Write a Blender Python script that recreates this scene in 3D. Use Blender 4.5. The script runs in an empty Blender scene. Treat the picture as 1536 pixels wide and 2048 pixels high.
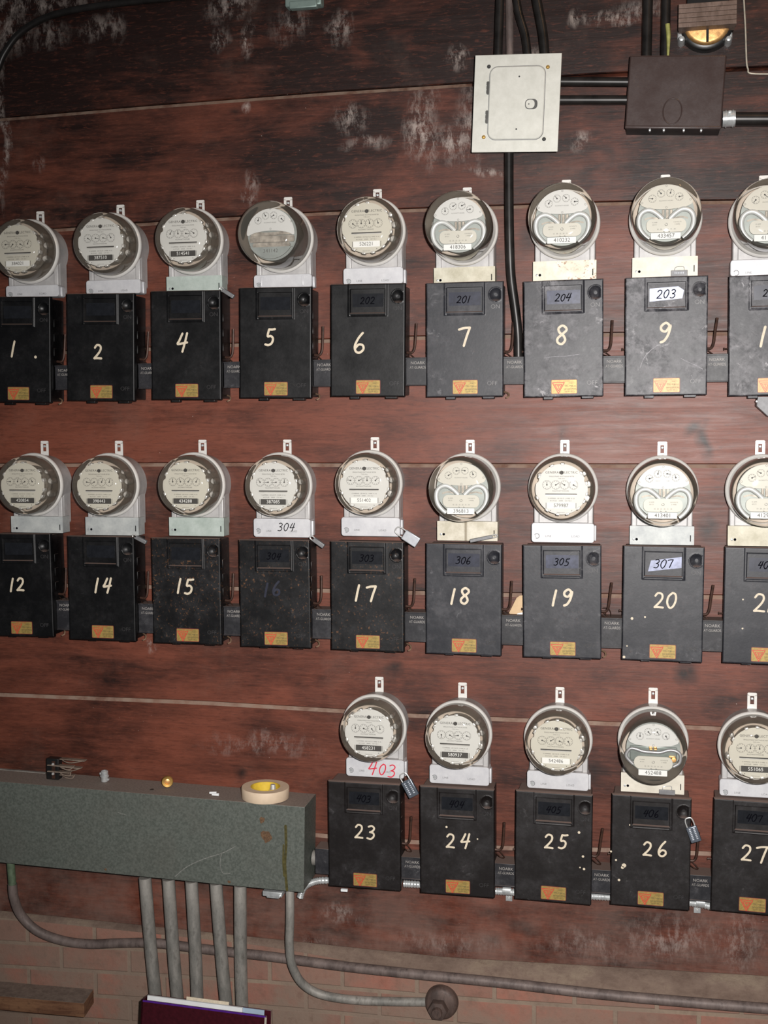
import bpy, bmesh, math, random
from mathutils import Vector, Matrix
random.seed(7)
S = bpy.context.scene
COL = S.collection
PI = math.pi

# ------------------------------------------------------------------ camera, light, exposure
CAM = Vector((0.58542, -3.19458, 0.17147))
YAW, PITCH, ROLL, FPX = -0.20931, -0.07516, -0.00574, 2406.23
_cy, _sy, _cp, _sp = math.cos(YAW), math.sin(YAW), math.cos(PITCH), math.sin(PITCH)
FW = Vector((_sy*_cp, _cy*_cp, _sp))
_R = Vector((_cy, -_sy, 0)); _U = _R.cross(FW)
RT = math.cos(ROLL)*_R + math.sin(ROLL)*_U
UP = -math.sin(ROLL)*_R + math.cos(ROLL)*_U

def at(px, py, Y):
    """point of the place at depth Y seen at photo pixel px, py"""
    d = FW + RT*((px-768)/FPX) + UP*((1024-py)/FPX)
    return CAM + d*((Y-CAM.y)/d.y)

cd = bpy.data.cameras.new('camera'); cam = bpy.data.objects.new('camera', cd); COL.objects.link(cam)
cd.sensor_fit = 'HORIZONTAL'; cd.sensor_width = 36; cd.lens = FPX/1536*36; cd.clip_start = .05
B_ = -FW
cam.matrix_world = Matrix(((RT.x, UP.x, B_.x, CAM.x), (RT.y, UP.y, B_.y, CAM.y), (RT.z, UP.z, B_.z, CAM.z), (0, 0, 0, 1)))
S.camera = cam
S.view_settings.view_transform = 'Standard'; S.view_settings.look = 'None'
S.view_settings.exposure = 0.0; S.view_settings.gamma = 1.0; S.view_settings.use_curve_mapping = False

def lamp(name, kind, loc, energy, color, target=None, **kw):
    l = bpy.data.lights.new(name, kind); l.energy = energy; l.color = color
    for k, v in kw.items(): setattr(l, k, v)
    o = bpy.data.objects.new(name, l); COL.objects.link(o); o.location = loc
    if target is not None: o.rotation_euler = (Vector(target)-Vector(loc)).to_track_quat('-Z', 'Y').to_euler()
    return o
# the photographer's flash, beside and just above the lens
flash_loc = CAM + RT*0.10 + UP*0.07
lamp('camera_flash', 'SPOT', flash_loc, 540, (1.0, .965, .94), target=at(1090, 1180, 0), spot_size=math.radians(84), spot_blend=1.0, shadow_soft_size=.022)
# warm bulb of the room, up on the right beyond the frame
lamp('room_bulb', 'POINT', (1.25, -1.0, 2.0), 9, (1.0, .55, .25), shadow_soft_size=.04)
w = bpy.data.worlds.new('world'); S.world = w; w.use_nodes = True
w.node_tree.nodes['Background'].inputs[0].default_value = (.75, .80, .85, 1)
w.node_tree.nodes['Background'].inputs[1].default_value = .06

# ------------------------------------------------------------------ materials
def srgb(r, g, b):
    f = lambda c: ((c/255+.055)/1.055)**2.4 if c > 10 else c/255/12.92
    return (f(r), f(g), f(b), 1)

class NT:
    def __init__(s, name):
        s.m = bpy.data.materials.new(name); s.m.use_nodes = True
        s.t = s.m.node_tree; s.n = s.t.nodes; s.bsdf = s.n['Principled BSDF']; s.out = s.n['Material Output']
        s.tc = None
    def new(s, t, **kw):
        n = s.n.new(t)
        for k, v in kw.items(): setattr(n, k, v)
        return n
    def lk(s, a, b): s.t.links.new(a, b)
    def co(s):
        if not s.tc: s.tc = s.new('ShaderNodeTexCoord').outputs['Object']
        return s.tc
    def mapping(s, scale, loc=(0, 0, 0), vec=None):
        m = s.new('ShaderNodeMapping'); m.inputs['Scale'].default_value = scale; m.inputs['Location'].default_value = loc
        s.lk(vec or s.co(), m.inputs[0]); return m.outputs[0]
    def noise(s, scale=5, detail=4, rough=.55, vec=None, dist=0):
        n = s.new('ShaderNodeTexNoise'); n.inputs['Scale'].default_value = scale; n.inputs['Detail'].default_value = detail
        n.inputs['Roughness'].default_value = rough; n.inputs['Distortion'].default_value = dist
        s.lk(vec or s.co(), n.inputs['Vector']); return n.outputs['Fac']
    def ramp(s, fac, stops, interp='LINEAR'):
        r = s.new('ShaderNodeValToRGB'); cr = r.color_ramp; cr.interpolation = interp
        while len(cr.elements) > 1: cr.elements.remove(cr.elements[-1])
        for i, (p, c) in enumerate(stops):
            e = cr.elements[0] if i == 0 else cr.elements.new(p)
            e.position = p; e.color = c if len(c) == 4 else (*c, 1)
        s.lk(fac, r.inputs[0]); return r.outputs[0]
    def gray(s, fac, a, b, lo=0., hi=1.):
        m = s.new('ShaderNodeMapRange'); m.clamp = True
        s.lk(fac, m.inputs[0])
        for i, v in enumerate((a, b, lo, hi)): m.inputs[i+1].default_value = v
        return m.outputs[0]
    def mix(s, fac, a, b, mode='MIX'):
        m = s.new('ShaderNodeMix'); m.data_type = 'RGBA'; m.blend_type = mode
        for v, i in ((fac, 0), (a, 6), (b, 7)):
            if isinstance(v, (int, float)): m.inputs[i].default_value = v
            elif isinstance(v, tuple): m.inputs[i].default_value = v if len(v) == 4 else (*v, 1)
            else: s.lk(v, m.inputs[i])
        return m.outputs[2]
    def math(s, op, a, b=None, c=None):
        m = s.new('ShaderNodeMath'); m.operation = op
        for i, v in enumerate((a, b, c)):
            if v is None: continue
            if isinstance(v, (int, float)): m.inputs[i].default_value = v
            else: s.lk(v, m.inputs[i])
        return m.outputs[0]
    def set(s, **kw):
        for k, v in kw.items():
            i = s.bsdf.inputs[k.replace('_', ' ')]
            if isinstance(v, (int, float)): i.default_value = v
            elif isinstance(v, tuple): i.default_value = v
            else: s.lk(v, i)
        return s
    def bump(s, h, strength=.3, dist=.002):
        b = s.new('ShaderNodeBump'); b.inputs['Strength'].default_value = strength; b.inputs['Distance'].default_value = dist
        s.lk(h, b.inputs['Height']); s.lk(b.outputs[0], s.bsdf.inputs['Normal'])
    def up_mask(s, a=.5, b=.9):
        """dust settles on what faces up"""
        g = s.new('ShaderNodeNewGeometry'); sp = s.new('ShaderNodeSeparateXYZ'); s.lk(g.outputs['True Normal'], sp.inputs[0])
        return s.gray(sp.outputs[2], a, b)

def simple(name, col, rough=.5, metal=0., var=.25, scale=40, bump=.0, spec=.5):
    t = NT(name); n = t.noise(scale, 4)
    c = t.mix(t.gray(n, .3, .7), tuple(x*(1-var) for x in col[:3]), tuple(min(1, x*(1+var)) for x in col[:3]))
    t.set(Base_Color=c, Roughness=rough, Metallic=metal)
    t.bsdf.inputs['Specular IOR Level'].default_value = spec
    if bump: t.bump(n, bump)
    return t.m
M = {}

def blob(t, vec, c, r):
    """1 at the centre c, 0 outside the radii r (x, z)"""
    mp = t.new('ShaderNodeMapping'); mp.vector_type = 'POINT'
    mp.inputs['Scale'].default_value = (1/r[0], 0, 1/r[1]); mp.inputs['Location'].default_value = (-c[0]/r[0], 0, -c[1]/r[1])
    t.lk(vec, mp.inputs[0])
    l = t.new('ShaderNodeVectorMath'); l.operation = 'LENGTH'; t.lk(mp.outputs[0], l.inputs[0])
    return t.gray(l.outputs['Value'], 1.0, .15)
def blobs(t, vec, lst):
    o = None
    for (px, py, rx, ry, *k) in lst:
        p = at(px, py, 0); b = blob(t, vec, (p.x, p.z), (rx/735, ry/735))
        if k: b = t.math('MULTIPLY', b, k[0])
        o = b if o is None else t.math('MAXIMUM', o, b)
    return o

def wood_mat(name, dark, light, edge=False):
    t = NT(name)
    g1 = t.noise(2.6, 7, .68, t.mapping((1.0, 1, 4.2)), 1.1)
    g2 = t.noise(9.0, 6, .68, t.mapping((.5, 1, 7)), .8)
    big = t.noise(2.4, 5, .62, t.mapping((1, 1, 1.8)), .4)
    g = t.math('ADD', t.math('MULTIPLY', g1, .70), t.math('MULTIPLY', g2, .30))
    at_ = t.new('ShaderNodeAttribute'); at_.attribute_name = 'board'
    g = t.math('ADD', g, t.math('MULTIPLY', t.math('SUBTRACT', big, .5), 1.0))
    g = t.math('ADD', g, t.math('MULTIPLY', t.math('SUBTRACT', at_.outputs['Fac'], .5), .30))
    mid = tuple((a+b)/2 for a, b in zip(dark, light))
    c = t.ramp(g, [(.28, dark), (.5, mid), (.72, light)])
    # fine open grain and scuffs
    f = t.noise(60, 3, .6, t.mapping((.12, 1, 3)))
    c = t.mix(t.gray(f, .56, .70, 0, .22), c, tuple(x*.35 for x in dark[:3]))
    fine = t.noise(70, 4, .75, t.mapping((.45, 1, 2.4)), .6)
    c = t.mix(t.gray(fine, .52, .72, 0, .45), c, dark); c = t.mix(t.gray(fine, .46, .30, 0, .35), c, tuple(min(1, x*1.35) for x in light[:3]))
    if not edge:
        wp = t.new('ShaderNodeTexNoise'); wp.inputs['Scale'].default_value = 9; t.lk(t.co(), wp.inputs['Vector'])
        wv = t.new('ShaderNodeVectorMath'); wv.operation = 'MULTIPLY_ADD'; wv.inputs[1].default_value = (.09, .0, .09)
        t.lk(wp.outputs['Color'], wv.inputs[0])
        off = t.new('ShaderNodeVectorMath'); off.inputs[1].default_value = (-.045, 0, -.045); t.lk(t.co(), off.inputs[0]); t.lk(off.outputs[0], wv.inputs[2])
        vec = wv.outputs[0]
        # dark knots and burnt patches
        k = blobs(t, vec, [(790, 95, 26, 20), (1195, 1555, 34, 34), (785, 1340, 28, 26), (1375, 1340, 30, 26), (885, 505, 26, 34), (1058, 478, 26, 36),
                           (1420, 1050, 22, 34), (1412, 880, 14, 52), (1395, 856, 24, 22), (480, 1555, 20, 18), (1050, 1850, 40, 20, .8), (985, 1885, 34, 22, .7),
                           (1340, 1890, 30, 20, .7), (1500, 1900, 26, 60, .7), (120, 290, 60, 16, .6), (470, 225, 22, 12, .8), (545, 1010, 24, 22, .4), (1430, 640, 18, 28, .5),
                           (1130, 870, 14, 50, .5), (350, 330, 60, 20, .3), (1260, 130, 50, 20, .5), (1200, 300, 80, 10, .6)])
        ring = t.new('ShaderNodeTexNoise'); ring.inputs['Scale'].default_value = 45; t.lk(t.co(), ring.inputs['Vector'])
        k = t.math('MULTIPLY', k, t.gray(ring.outputs['Fac'], .3, .55, .65, 1))
        c = t.mix(t.math('MULTIPLY', k, .96), c, (.012, .006, .005, 1))
        # plaster and lime smears
        sm = blobs(t, vec, [(438, 72, 34, 30), (495, 78, 16, 42), (680, 55, 30, 50, .9), (232, 55, 28, 38, .7), (850, 255, 46, 96), (905, 290, 40, 50), (915, 120, 32, 36), (700, 238, 40, 40, .8),
                               (1163, 282, 26, 24), (1148, 36, 22, 22), (1210, 35, 60, 16), (940, 260, 34, 90, .8), (460, 14, 70, 30, .9), (20, 60, 60, 60, .9), (100, 70, 60, 30, .6),
                               (8, 260, 14, 200, .9), (75, 330, 14, 30, .8), (730, 290, 60, 14, .6), (60, 12, 170, 30), (0, 20, 60, 120), (200, 60, 60, 30, .7), (1250, 40, 50, 14), (1075, 120, 30, 30, .7), (970, 345, 50, 12, .9), (490, 215, 10, 18, .9),
                               (1340, 1880, 130, 60, .5), (1480, 1880, 60, 80, .5), (640, 1900, 60, 30, .5), (900, 1890, 140, 34, .35), (1180, 1890, 140, 40, .35), (300, 1290, 14, 14, .7),
                               (580, 50, 50, 50, .5), (500, 390, 20, 50, .6), (1280, 20, 60, 30, .7), (520, 1490, 150, 30, .35), (250, 1690, 200, 60, .3), (680, 1830, 60, 30, .6)])
        sn = t.noise(24, 9, .8, t.mapping((1.7, 1, .8)), .2)
        smear = t.math('MULTIPLY', sm, t.gray(sn, .47, .60))
        spk = t.noise(120, 2, .6); spk2 = t.noise(4, 2)
        smear = t.math('MAXIMUM', smear, t.math('MULTIPLY', t.gray(spk, .73, .76), t.gray(spk2, .5, .6)))
        c = t.mix(t.math('MULTIPLY', smear, .78), c, (.48, .41, .37, 1))
        # thin general dust, thicker low on the wall
        sp = t.new('ShaderNodeSeparateXYZ'); t.lk(t.co(), sp.inputs[0])
        low = t.math('MULTIPLY', t.gray(sp.outputs[2], -.95, -1.25), t.gray(t.noise(7, 5, .7), .35, .6))
        c = t.mix(t.math('MULTIPLY', low, .38), c, (.25, .17, .14, 1))
        dn = t.noise(3.2, 6, .7)
        c = t.mix(t.math('MULTIPLY', t.gray(dn, .55, .75), .22), c, (.22, .13, .10, 1))
        t.set(Base_Color=c, Roughness=t.math('ADD', t.math('MULTIPLY', smear, .35), t.gray(g2, .3, .7, .42, .56)))
    else:
        t.set(Base_Color=t.mix(t.gray(t.noise(25, 4), .38, .6), c, (.27, .19, .145, 1)), Roughness=.7)
    t.bsdf.inputs['Specular IOR Level'].default_value = .42
    t.bump(t.math('ADD', g2, t.math('MULTIPLY', f, .6)), .16, .002)
    return t.m
M['wood'] = wood_mat('stained_wood', (.014, .0042, .0028), (.170, .048, .027))
M['wood_edge'] = wood_mat('pale_wood_edge', (.13, .065, .045), (.27, .165, .12), True)  # paler wood colour for the chamfered top edges of the boards

def brick_mat():
    t = NT('dusty_brick')
    br = t.new('ShaderNodeTexBrick')
    cv = t.new('ShaderNodeSeparateXYZ'); t.lk(t.co(), cv.inputs[0]); cb = t.new('ShaderNodeCombineXYZ')
    t.lk(cv.outputs[0], cb.inputs[0]); t.lk(t.math('ADD', cv.outputs[2], t.math('MULTIPLY', cv.outputs[0], -.035)), cb.inputs[1])
    t.lk(cb.outputs[0], br.inputs['Vector'])
    br.inputs['Scale'].default_value = 1; br.inputs['Brick Width'].default_value = .215; br.inputs['Row Height'].default_value = .074
    br.inputs['Mortar Size'].default_value = .007; br.inputs['Mortar Smooth'].default_value = .35
    br.inputs['Color1'].default_value = (.36, .145, .105, 1); br.inputs['Color2'].default_value = (.26, .13, .10, 1); br.inputs['Mortar'].default_value = (.29, .22, .165, 1)
    c = br.outputs['Color']
    n = t.noise(5, 6, .65); n2 = t.noise(30, 5, .7)
    d = t.gray(cv.outputs[2], -1.33, -1.50, .45, .95)
    dust = t.math('MULTIPLY', d, t.gray(n, .30, .52))
    c = t.mix(dust, c, t.ramp(n2, [(.3, (.185, .130, .100)), (.7, (.31, .235, .185))]))
    c = t.mix(t.gray(n2, .45, .75, 0, .5), c, (.09, .06, .045, 1))
    t.set(Base_Color=c, Roughness=.95); t.bsdf.inputs['Specular IOR Level'].default_value = .15
    h = t.math('ADD', t.math('MULTIPLY', br.outputs['Fac'], -.6), t.math('MULTIPLY', n2, .7))
    t.bump(h, .55, .006)
    return t.m
M['brick'] = brick_mat()
def ledge_mat():
    t = NT('dusty_mortar'); n = t.noise(9, 6, .7, t.mapping((.5, 1, 1))); n2 = t.noise(50, 4, .7)
    c = t.ramp(n, [(.3, (.11, .072, .055)), (.5, (.185, .13, .10)), (.7, (.27, .21, .15))])
    c = t.mix(t.gray(n2, .5, .75, 0, .5), c, (.10, .06, .045, 1))
    t.set(Base_Color=c, Roughness=.95); t.bump(n2, .6, .005); return t.m
M['ledge'] = ledge_mat()

def enamel(name, base, rust, dusty, rough=.42, rustamt=.3, seed=0):
    """black switch-box enamel with rust specks and smudges"""
    t = NT(name)
    oi = t.new('ShaderNodeObjectInfo'); vm = t.new('ShaderNodeVectorMath'); vm.operation = 'ADD'
    t.lk(t.co(), vm.inputs[0]); t.lk(oi.outputs['Location'], vm.inputs[1]); vec = vm.outputs[0]
    a = t.noise(150, 3, .6, vec); b = t.noise(14, 6, .72, vec); c3 = t.noise(34, 5, .7, vec, 1.2)
    c = t.mix(t.math('MULTIPLY', t.gray(a, .60, .70, 0, rustamt), t.gray(b, .40, .6)), base, rust)
    sm = t.math('MULTIPLY', t.math('MULTIPLY', t.gray(b, .42, .62), t.gray(t.noise(48, 5, .75, vec), .38, .60)), dusty)
    c = t.mix(sm, c, (.17, .165, .175, 1))
    fl = t.math('MULTIPLY', t.gray(c3, .60, .66), t.math('MULTIPLY', t.gray(b, .5, .6), dusty))
    c = t.mix(fl, c, (.33, .32, .33, 1))
    up = t.up_mask()
    c = t.mix(t.math('MULTIPLY', up, .92), c, (.17, .115, .095, 1))
    t.set(Base_Color=c, Roughness=t.math('ADD', t.gray(b, .3, .7, rough-.05, rough+.10), t.math('MULTIPLY', up, .4)))
    t.bsdf.inputs['Specular IOR Level'].default_value = .42
    t.bump(a, .10, .001)
    return t.m
M['enamel'] = enamel('black_enamel', (.0020, .0020, .0024, 1), (.022, .011, .008, 1), .035, .40)
M['enamel_dusty'] = enamel('worn_black_enamel', (.022, .022, .027, 1), (.065, .04, .035, 1), 1.0, .44)  # dusty mottling, with flash sheen also put into the grey base
M['enamel_grey'] = enamel('flash_sheen_black_enamel', (.017, .018, .023, 1), (.07, .036, .028, 1), .22, .42)  # flash sheen of the right-hand boxes, put into a greyer base colour
M['enamel_speck'] = enamel('speckled_black_enamel', (.0028, .0028, .0034, 1), (.19, .085, .032, 1), .06, .42, .8)
M['enamel_brown'] = enamel('brownish_black_enamel', (.0055, .0036, .0034, 1), (.026, .011, .009, 1), .08, .5)
M['trough'] = enamel('dark_steel', (.016, .016, .019, 1), (.05, .03, .024, 1), .18, .45)
M['brownbox'] = enamel('brown_enamel', (.050, .032, .029, 1), (.09, .05, .035, 1), .06, .34, .5)
M['lever'] = simple('rusty_lever', (.05, .022, .014, 1), .55, .3, .5, 60)
M['body_in'] = simple('box_black', (.012, .011, .011, 1), .5)
M['cream'] = simple('cream_paint', (.66, .57, .43, 1), .55, 0, .12, 150)
M['faintpaint'] = simple('faint_blue_black_paint', (.014, .016, .032, 1), .5, 0, .2, 120)
M['ink'] = simple('black_ink', (.002, .002, .004, 1), .8, 0, .1, 60, 0, .05)
M['greyink'] = simple('faint_print', (.22, .22, .22, 1), .6)
M['redink'] = simple('red_ink', (.62, .02, .05, 1), .5, 0, .1)
M['print'] = simple('dial_print', (.035, .035, .035, 1), .6)
M['printgrey'] = simple('faint_dial_print', (.10, .10, .095, 1), .6)
M['tape_dark'] = simple('dark_blue_label_tape', (.030, .033, .050, 1), .28, .0, .3, 60)
M['tape_black'] = simple('black_label_tape', (.011, .012, .015, 1), .25, .0, .3, 60)
M['tape_blue'] = simple('blue_label_tape', (.062, .068, .10, 1), .25, .1, .35, 70)
M['tape_glare'] = simple('glare_label_tape', (.24, .26, .36, 1), .3, .2, .25, 70)  # flash glare on two labels, put into the tape colour
M['gold'] = simple('gold_sticker', (.36, .25, .075, 1), .45, .25, .25, 120)
M['gold_pale'] = simple('faded_gold_sticker', (.52, .34, .16, 1), .5, .15, .2, 120)
M['stred'] = simple('red_sticker_print', (.52, .055, .030, 1), .5, 0, .2, 200)
M['stred_pale'] = simple('faded_red_sticker_print', (.58, .19, .11, 1), .5, 0, .2, 200)
M['stframe'] = simple('sticker_border', (.20, .035, .025, 1), .5)
M['stext'] = simple('sticker_lettering', (.075, .07, .03, 1), .55)
M['emboss'] = simple('pale_lettering', (.30, .28, .26, 1), .55)
M['dialwhite'] = simple('white_dial_enamel', (.59, .60, .59, 1), .42, 0, .03, 15)
M['dialcream'] = simple('cream_dial_enamel', (.55, .54, .48, 1), .42, 0, .04, 15)
M['silver'] = simple('bright_metal', (.72, .72, .70, 1), .3, .5, .1, 60)
M['magnet'] = simple('silvered_magnet', (.68, .71, .71, 1), .38, .3, .06, 60)
M['mech'] = simple('meter_mechanism', (.34, .31, .27, 1), .5, .3, .45, 55)
M['pan'] = simple('meter_interior', (.52, .45, .38, 1), .6, .1, .2, 12)
M['mechlight'] = simple('aluminium_frame', (.28, .31, .30, 1), .5, .3, .15, 30)
M['brass'] = simple('brass', (.85, .46, .18, 1), .42, .7, .3, 90, .2)
M['brassy'] = simple('dull_brass', (.55, .34, .10, 1), .4, .8, .3, 60)
M['blackplastic'] = simple('black_plastic', (.010, .010, .010, 1), .35)
M['zinc'] = simple('zinc_plating', (.58, .60, .60, 1), .3, .5, .25, 60)
M['tan'] = simple('masking_tape', (.68, .53, .38, 1), .6, 0, .05, 60)
M['yellow'] = simple('yellow_tape_core', (.72, .50, .05, 1), .5, 0, .1, 60)
M['maroon'] = simple('maroon_leatherette', (.045, .0045, .009, 1), .3, 0, .25, 90, .15)
M['purple'] = simple('purple_trim', (.07, .012, .20, 1), .4)
M['paper'] = simple('white_paper', (.78, .80, .80, 1), .7, 0, .04, 40)
M['bluepaper'] = simple('pale_blue_paper', (.34, .44, .55, 1), .7, 0, .05, 40)
M['manila'] = simple('manila_paper', (.62, .44, .26, 1), .7, 0, .15, 30)
M['lockbody'] = simple('dull_steel', (.42, .43, .45, 1), .42, .55, .08, 120)
M['lockdark'] = simple('dark_padlock_steel', (.13, .15, .18, 1), .35, .5, .15, 120)
M['greenpaint'] = simple('green_connector', (.10, .14, .085, 1), .6, 0, .3, 60)
M['tag'] = simple('grey_lead_tag', (.20, .20, .205, 1), .55, .3, .15, 90)
M['wirelight'] = simple('pale_wire', (.50, .46, .38, 1), .5, .2, .2, 60)
M['blackpipe'] = simple('black_pipe', (.018, .016, .015, 1), .36, .2, .5, 25)
M['yellowgreen'] = simple('yellow_green_tape', (.30, .30, .09, 1), .5, 0, .4, 60)

def plate_mat(name, a, b, spots=None, streak=False, rough=.5):
    t = NT(name)
    oi = t.new('ShaderNodeObjectInfo'); vm = t.new('ShaderNodeVectorMath'); vm.operation = 'ADD'
    t.lk(t.co(), vm.inputs[0]); t.lk(oi.outputs['Location'], vm.inputs[1]); vec = vm.outputs[0]
    n = t.noise(28, 5, .7, vec); c = t.mix(t.gray(n, .35, .68), a, b)
    if spots:
        s = t.noise(95, 4, .7, vec); s2 = t.noise(18, 3, .6, vec)
        sx = t.new('ShaderNodeSeparateXYZ'); t.lk(t.co(), sx.inputs[0])
        c = t.mix(t.math('MULTIPLY', t.gray(s, .55, .62), t.gray(t.math('ADD', s2, t.math('MULTIPLY', sx.outputs[0], 2.2)), .42, .62)), c, spots)
    if streak:
        sx = t.new('ShaderNodeSeparateXYZ'); t.lk(t.co(), sx.inputs[0])
        d = t.math('ABSOLUTE', t.math('SUBTRACT', sx.outputs[0], -.004))
        c = t.mix(t.gray(d, .005, .0015, 0, .75), c, (.17, .13, .07, 1))
    up = t.up_mask(); c = t.mix(t.math('MULTIPLY', up, .6), c, (.22, .18, .15, 1))
    t.set(Base_Color=c, Roughness=rough, Metallic=.08)
    return t.m
M['pl_new'] = plate_mat('pale_grey_paint', (.52, .52, .54, 1), (.64, .64, .65, 1), rough=.42)
M['pl_galv'] = plate_mat('galvanised_sheet', (.36, .38, .38, 1), (.52, .54, .52, 1))
M['pl_green'] = plate_mat('greenish_galvanised_sheet', (.36, .42, .38, 1), (.50, .56, .52, 1))
M['pl_beige'] = plate_mat('beige_sheet', (.42, .39, .29, 1), (.60, .57, .46, 1))
M['pl_cream'] = plate_mat('cream_sheet', (.60, .56, .47, 1), (.74, .70, .60, 1))
M['pl_rust'] = plate_mat('rust_spotted_cream_sheet', (.58, .54, .42, 1), (.76, .73, .62, 1), spots=(.26, .10, .035, 1))
M['pl_streak'] = plate_mat('streaked_beige_sheet', (.46, .42, .32, 1), (.68, .64, .54, 1), streak=True)
M['casting'] = plate_mat('grey_meter_casting', (.40, .39, .385, 1), (.52, .51, .50, 1), rough=.45)
M['rim'] = simple('meter_rim', (.78, .76, .72, 1), .32, .15, .04, 30)
M['panel_white'] = plate_mat('off_white_panel_enamel', (.60, .60, .54, 1), (.70, .70, .64, 1), rough=.45)
M['dust_trough'] = None

def glass_mat(name, dust, tint):  # pale diffuse veil, stronger at glancing edges, standing in for the reflected wall
    t = NT(name); t.n.remove(t.bsdf)
    tr = t.new('ShaderNodeBsdfTransparent'); tr.inputs[0].default_value = tint
    gl = t.new('ShaderNodeBsdfGlossy'); gl.inputs['Roughness'].default_value = .05; gl.inputs[0].default_value = (1, 1, 1, 1)
    df = t.new('ShaderNodeBsdfDiffuse'); df.inputs[0].default_value = (.62, .54, .46, 1)
    fr = t.new('ShaderNodeFresnel'); fr.inputs[0].default_value = 1.27
    lw = t.new('ShaderNodeLayerWeight'); lw.inputs[0].default_value = .35
    m0 = t.new('ShaderNodeMixShader'); t.lk(t.math('MULTIPLY_ADD', lw.outputs['Facing'], dust*3.2, dust*.25), m0.inputs[0])
    t.lk(tr.outputs[0], m0.inputs[1]); t.lk(df.outputs[0], m0.inputs[2])
    m1 = t.new('ShaderNodeMixShader'); t.lk(fr.outputs[0], m1.inputs[0]); t.lk(m0.outputs[0], m1.inputs[1]); t.lk(gl.outputs[0], m1.inputs[2])
    t.lk(m1.outputs[0], t.out.inputs[0]); return t.m
M['glass'] = glass_mat('veiled_meter_glass', .075, (.985, .97, .94, 1))
M['glass_clean'] = glass_mat('meter_glass', .055, (.99, .98, .96, 1))

def plank_mat(name, a, b, dark):
    t = NT(name); n = t.noise(18, 6, .7, t.mapping((.4, 1, 3))); n2 = t.noise(60, 4, .7)
    c = t.mix(t.gray(n, .38, .62), a, b); c = t.mix(t.gray(n2, .54, .72, 0, .6), c, dark)
    c = t.mix(t.up_mask(), c, t.mix(t.gray(n2, .35, .65), (.15, .11, .09, 1), (.24, .185, .15, 1)))
    t.set(Base_Color=c, Roughness=.9); t.bump(n2, .3, .003); return t.m
def gutter_mat():
    t = NT('grey_green_enamel'); n = t.noise(170, 3, .6); b = t.noise(5, 5, .6)
    c = t.mix(t.gray(n, .35, .65), (.072, .082, .070, 1), (.120, .132, .115, 1))
    c = t.mix(t.gray(b, .45, .7, 0, .3), c, (.10, .09, .075, 1))
    rv = blobs(t, t.co(), [(533, 1645, 14, 10), (528, 1660, 20, 22), (607, 1625, 12, 14)])
    c = t.mix(t.math('MULTIPLY', rv, t.gray(t.noise(40, 3), .4, .55)), c, (.16, .065, .02, 1))
    st = t.math('MAXIMUM', blobs(t, t.co(), [(569, 1700, 6, 60, .9), (562, 1680, 4, 40, .7)]), 0)
    c = t.mix(t.math('MULTIPLY', st, .6), c, (.06, .045, .008, 1))
    up = t.up_mask(); c = t.mix(up, c, t.mix(t.gray(n, .35, .65), (.19, .15, .125, 1), (.25, .20, .17, 1)))
    t.set(Base_Color=c, Roughness=t.math('ADD', t.math('MULTIPLY', up, .35), .55)); return t.m
M['gutter'] = gutter_mat()
def conduit_mat(name, a, b, dark):
    t = NT(name); n = t.noise(18, 6, .7, t.mapping((1, 1, .35))); n2 = t.noise(60, 4, .7, t.mapping((1, 1, .5)))
    c = t.mix(t.gray(n, .38, .62), a, b); c = t.mix(t.gray(n2, .54, .72, 0, .6), c, dark)
    t.set(Base_Color=c, Roughness=.6, Metallic=.15); t.bump(n2, .2, .002); return t.m
M['conduit'] = conduit_mat('weathered_conduit', (.17, .165, .15, 1), (.33, .31, .28, 1), (.07, .06, .05, 1))
M['dustcable'] = conduit_mat('dust_covered_cable', (.10, .075, .068, 1), (.20, .155, .14, 1), (.03, .022, .02, 1))
M['dustpipe'] = conduit_mat('mortar_caked_pipe', (.17, .125, .095, 1), (.27, .21, .165, 1), (.08, .055, .045, 1))
M['rustiron'] = conduit_mat('rusty_cast_iron', (.060, .040, .034, 1), (.13, .085, .07, 1), (.018, .012, .010, 1))
M['oldblock'] = conduit_mat('old_grooved_wood', (.13, .085, .065, 1), (.24, .17, .14, 1), (.05, .03, .02, 1))
M['plankwood'] = plank_mat('rough_plank', (.12, .05, .025, 1), (.24, .12, .06, 1), (.05, .02, .01, 1))
M['palemetal'] = simple('pale_green_metal', (.26, .34, .31, 1), .5, .3, .15, 30)

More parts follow.
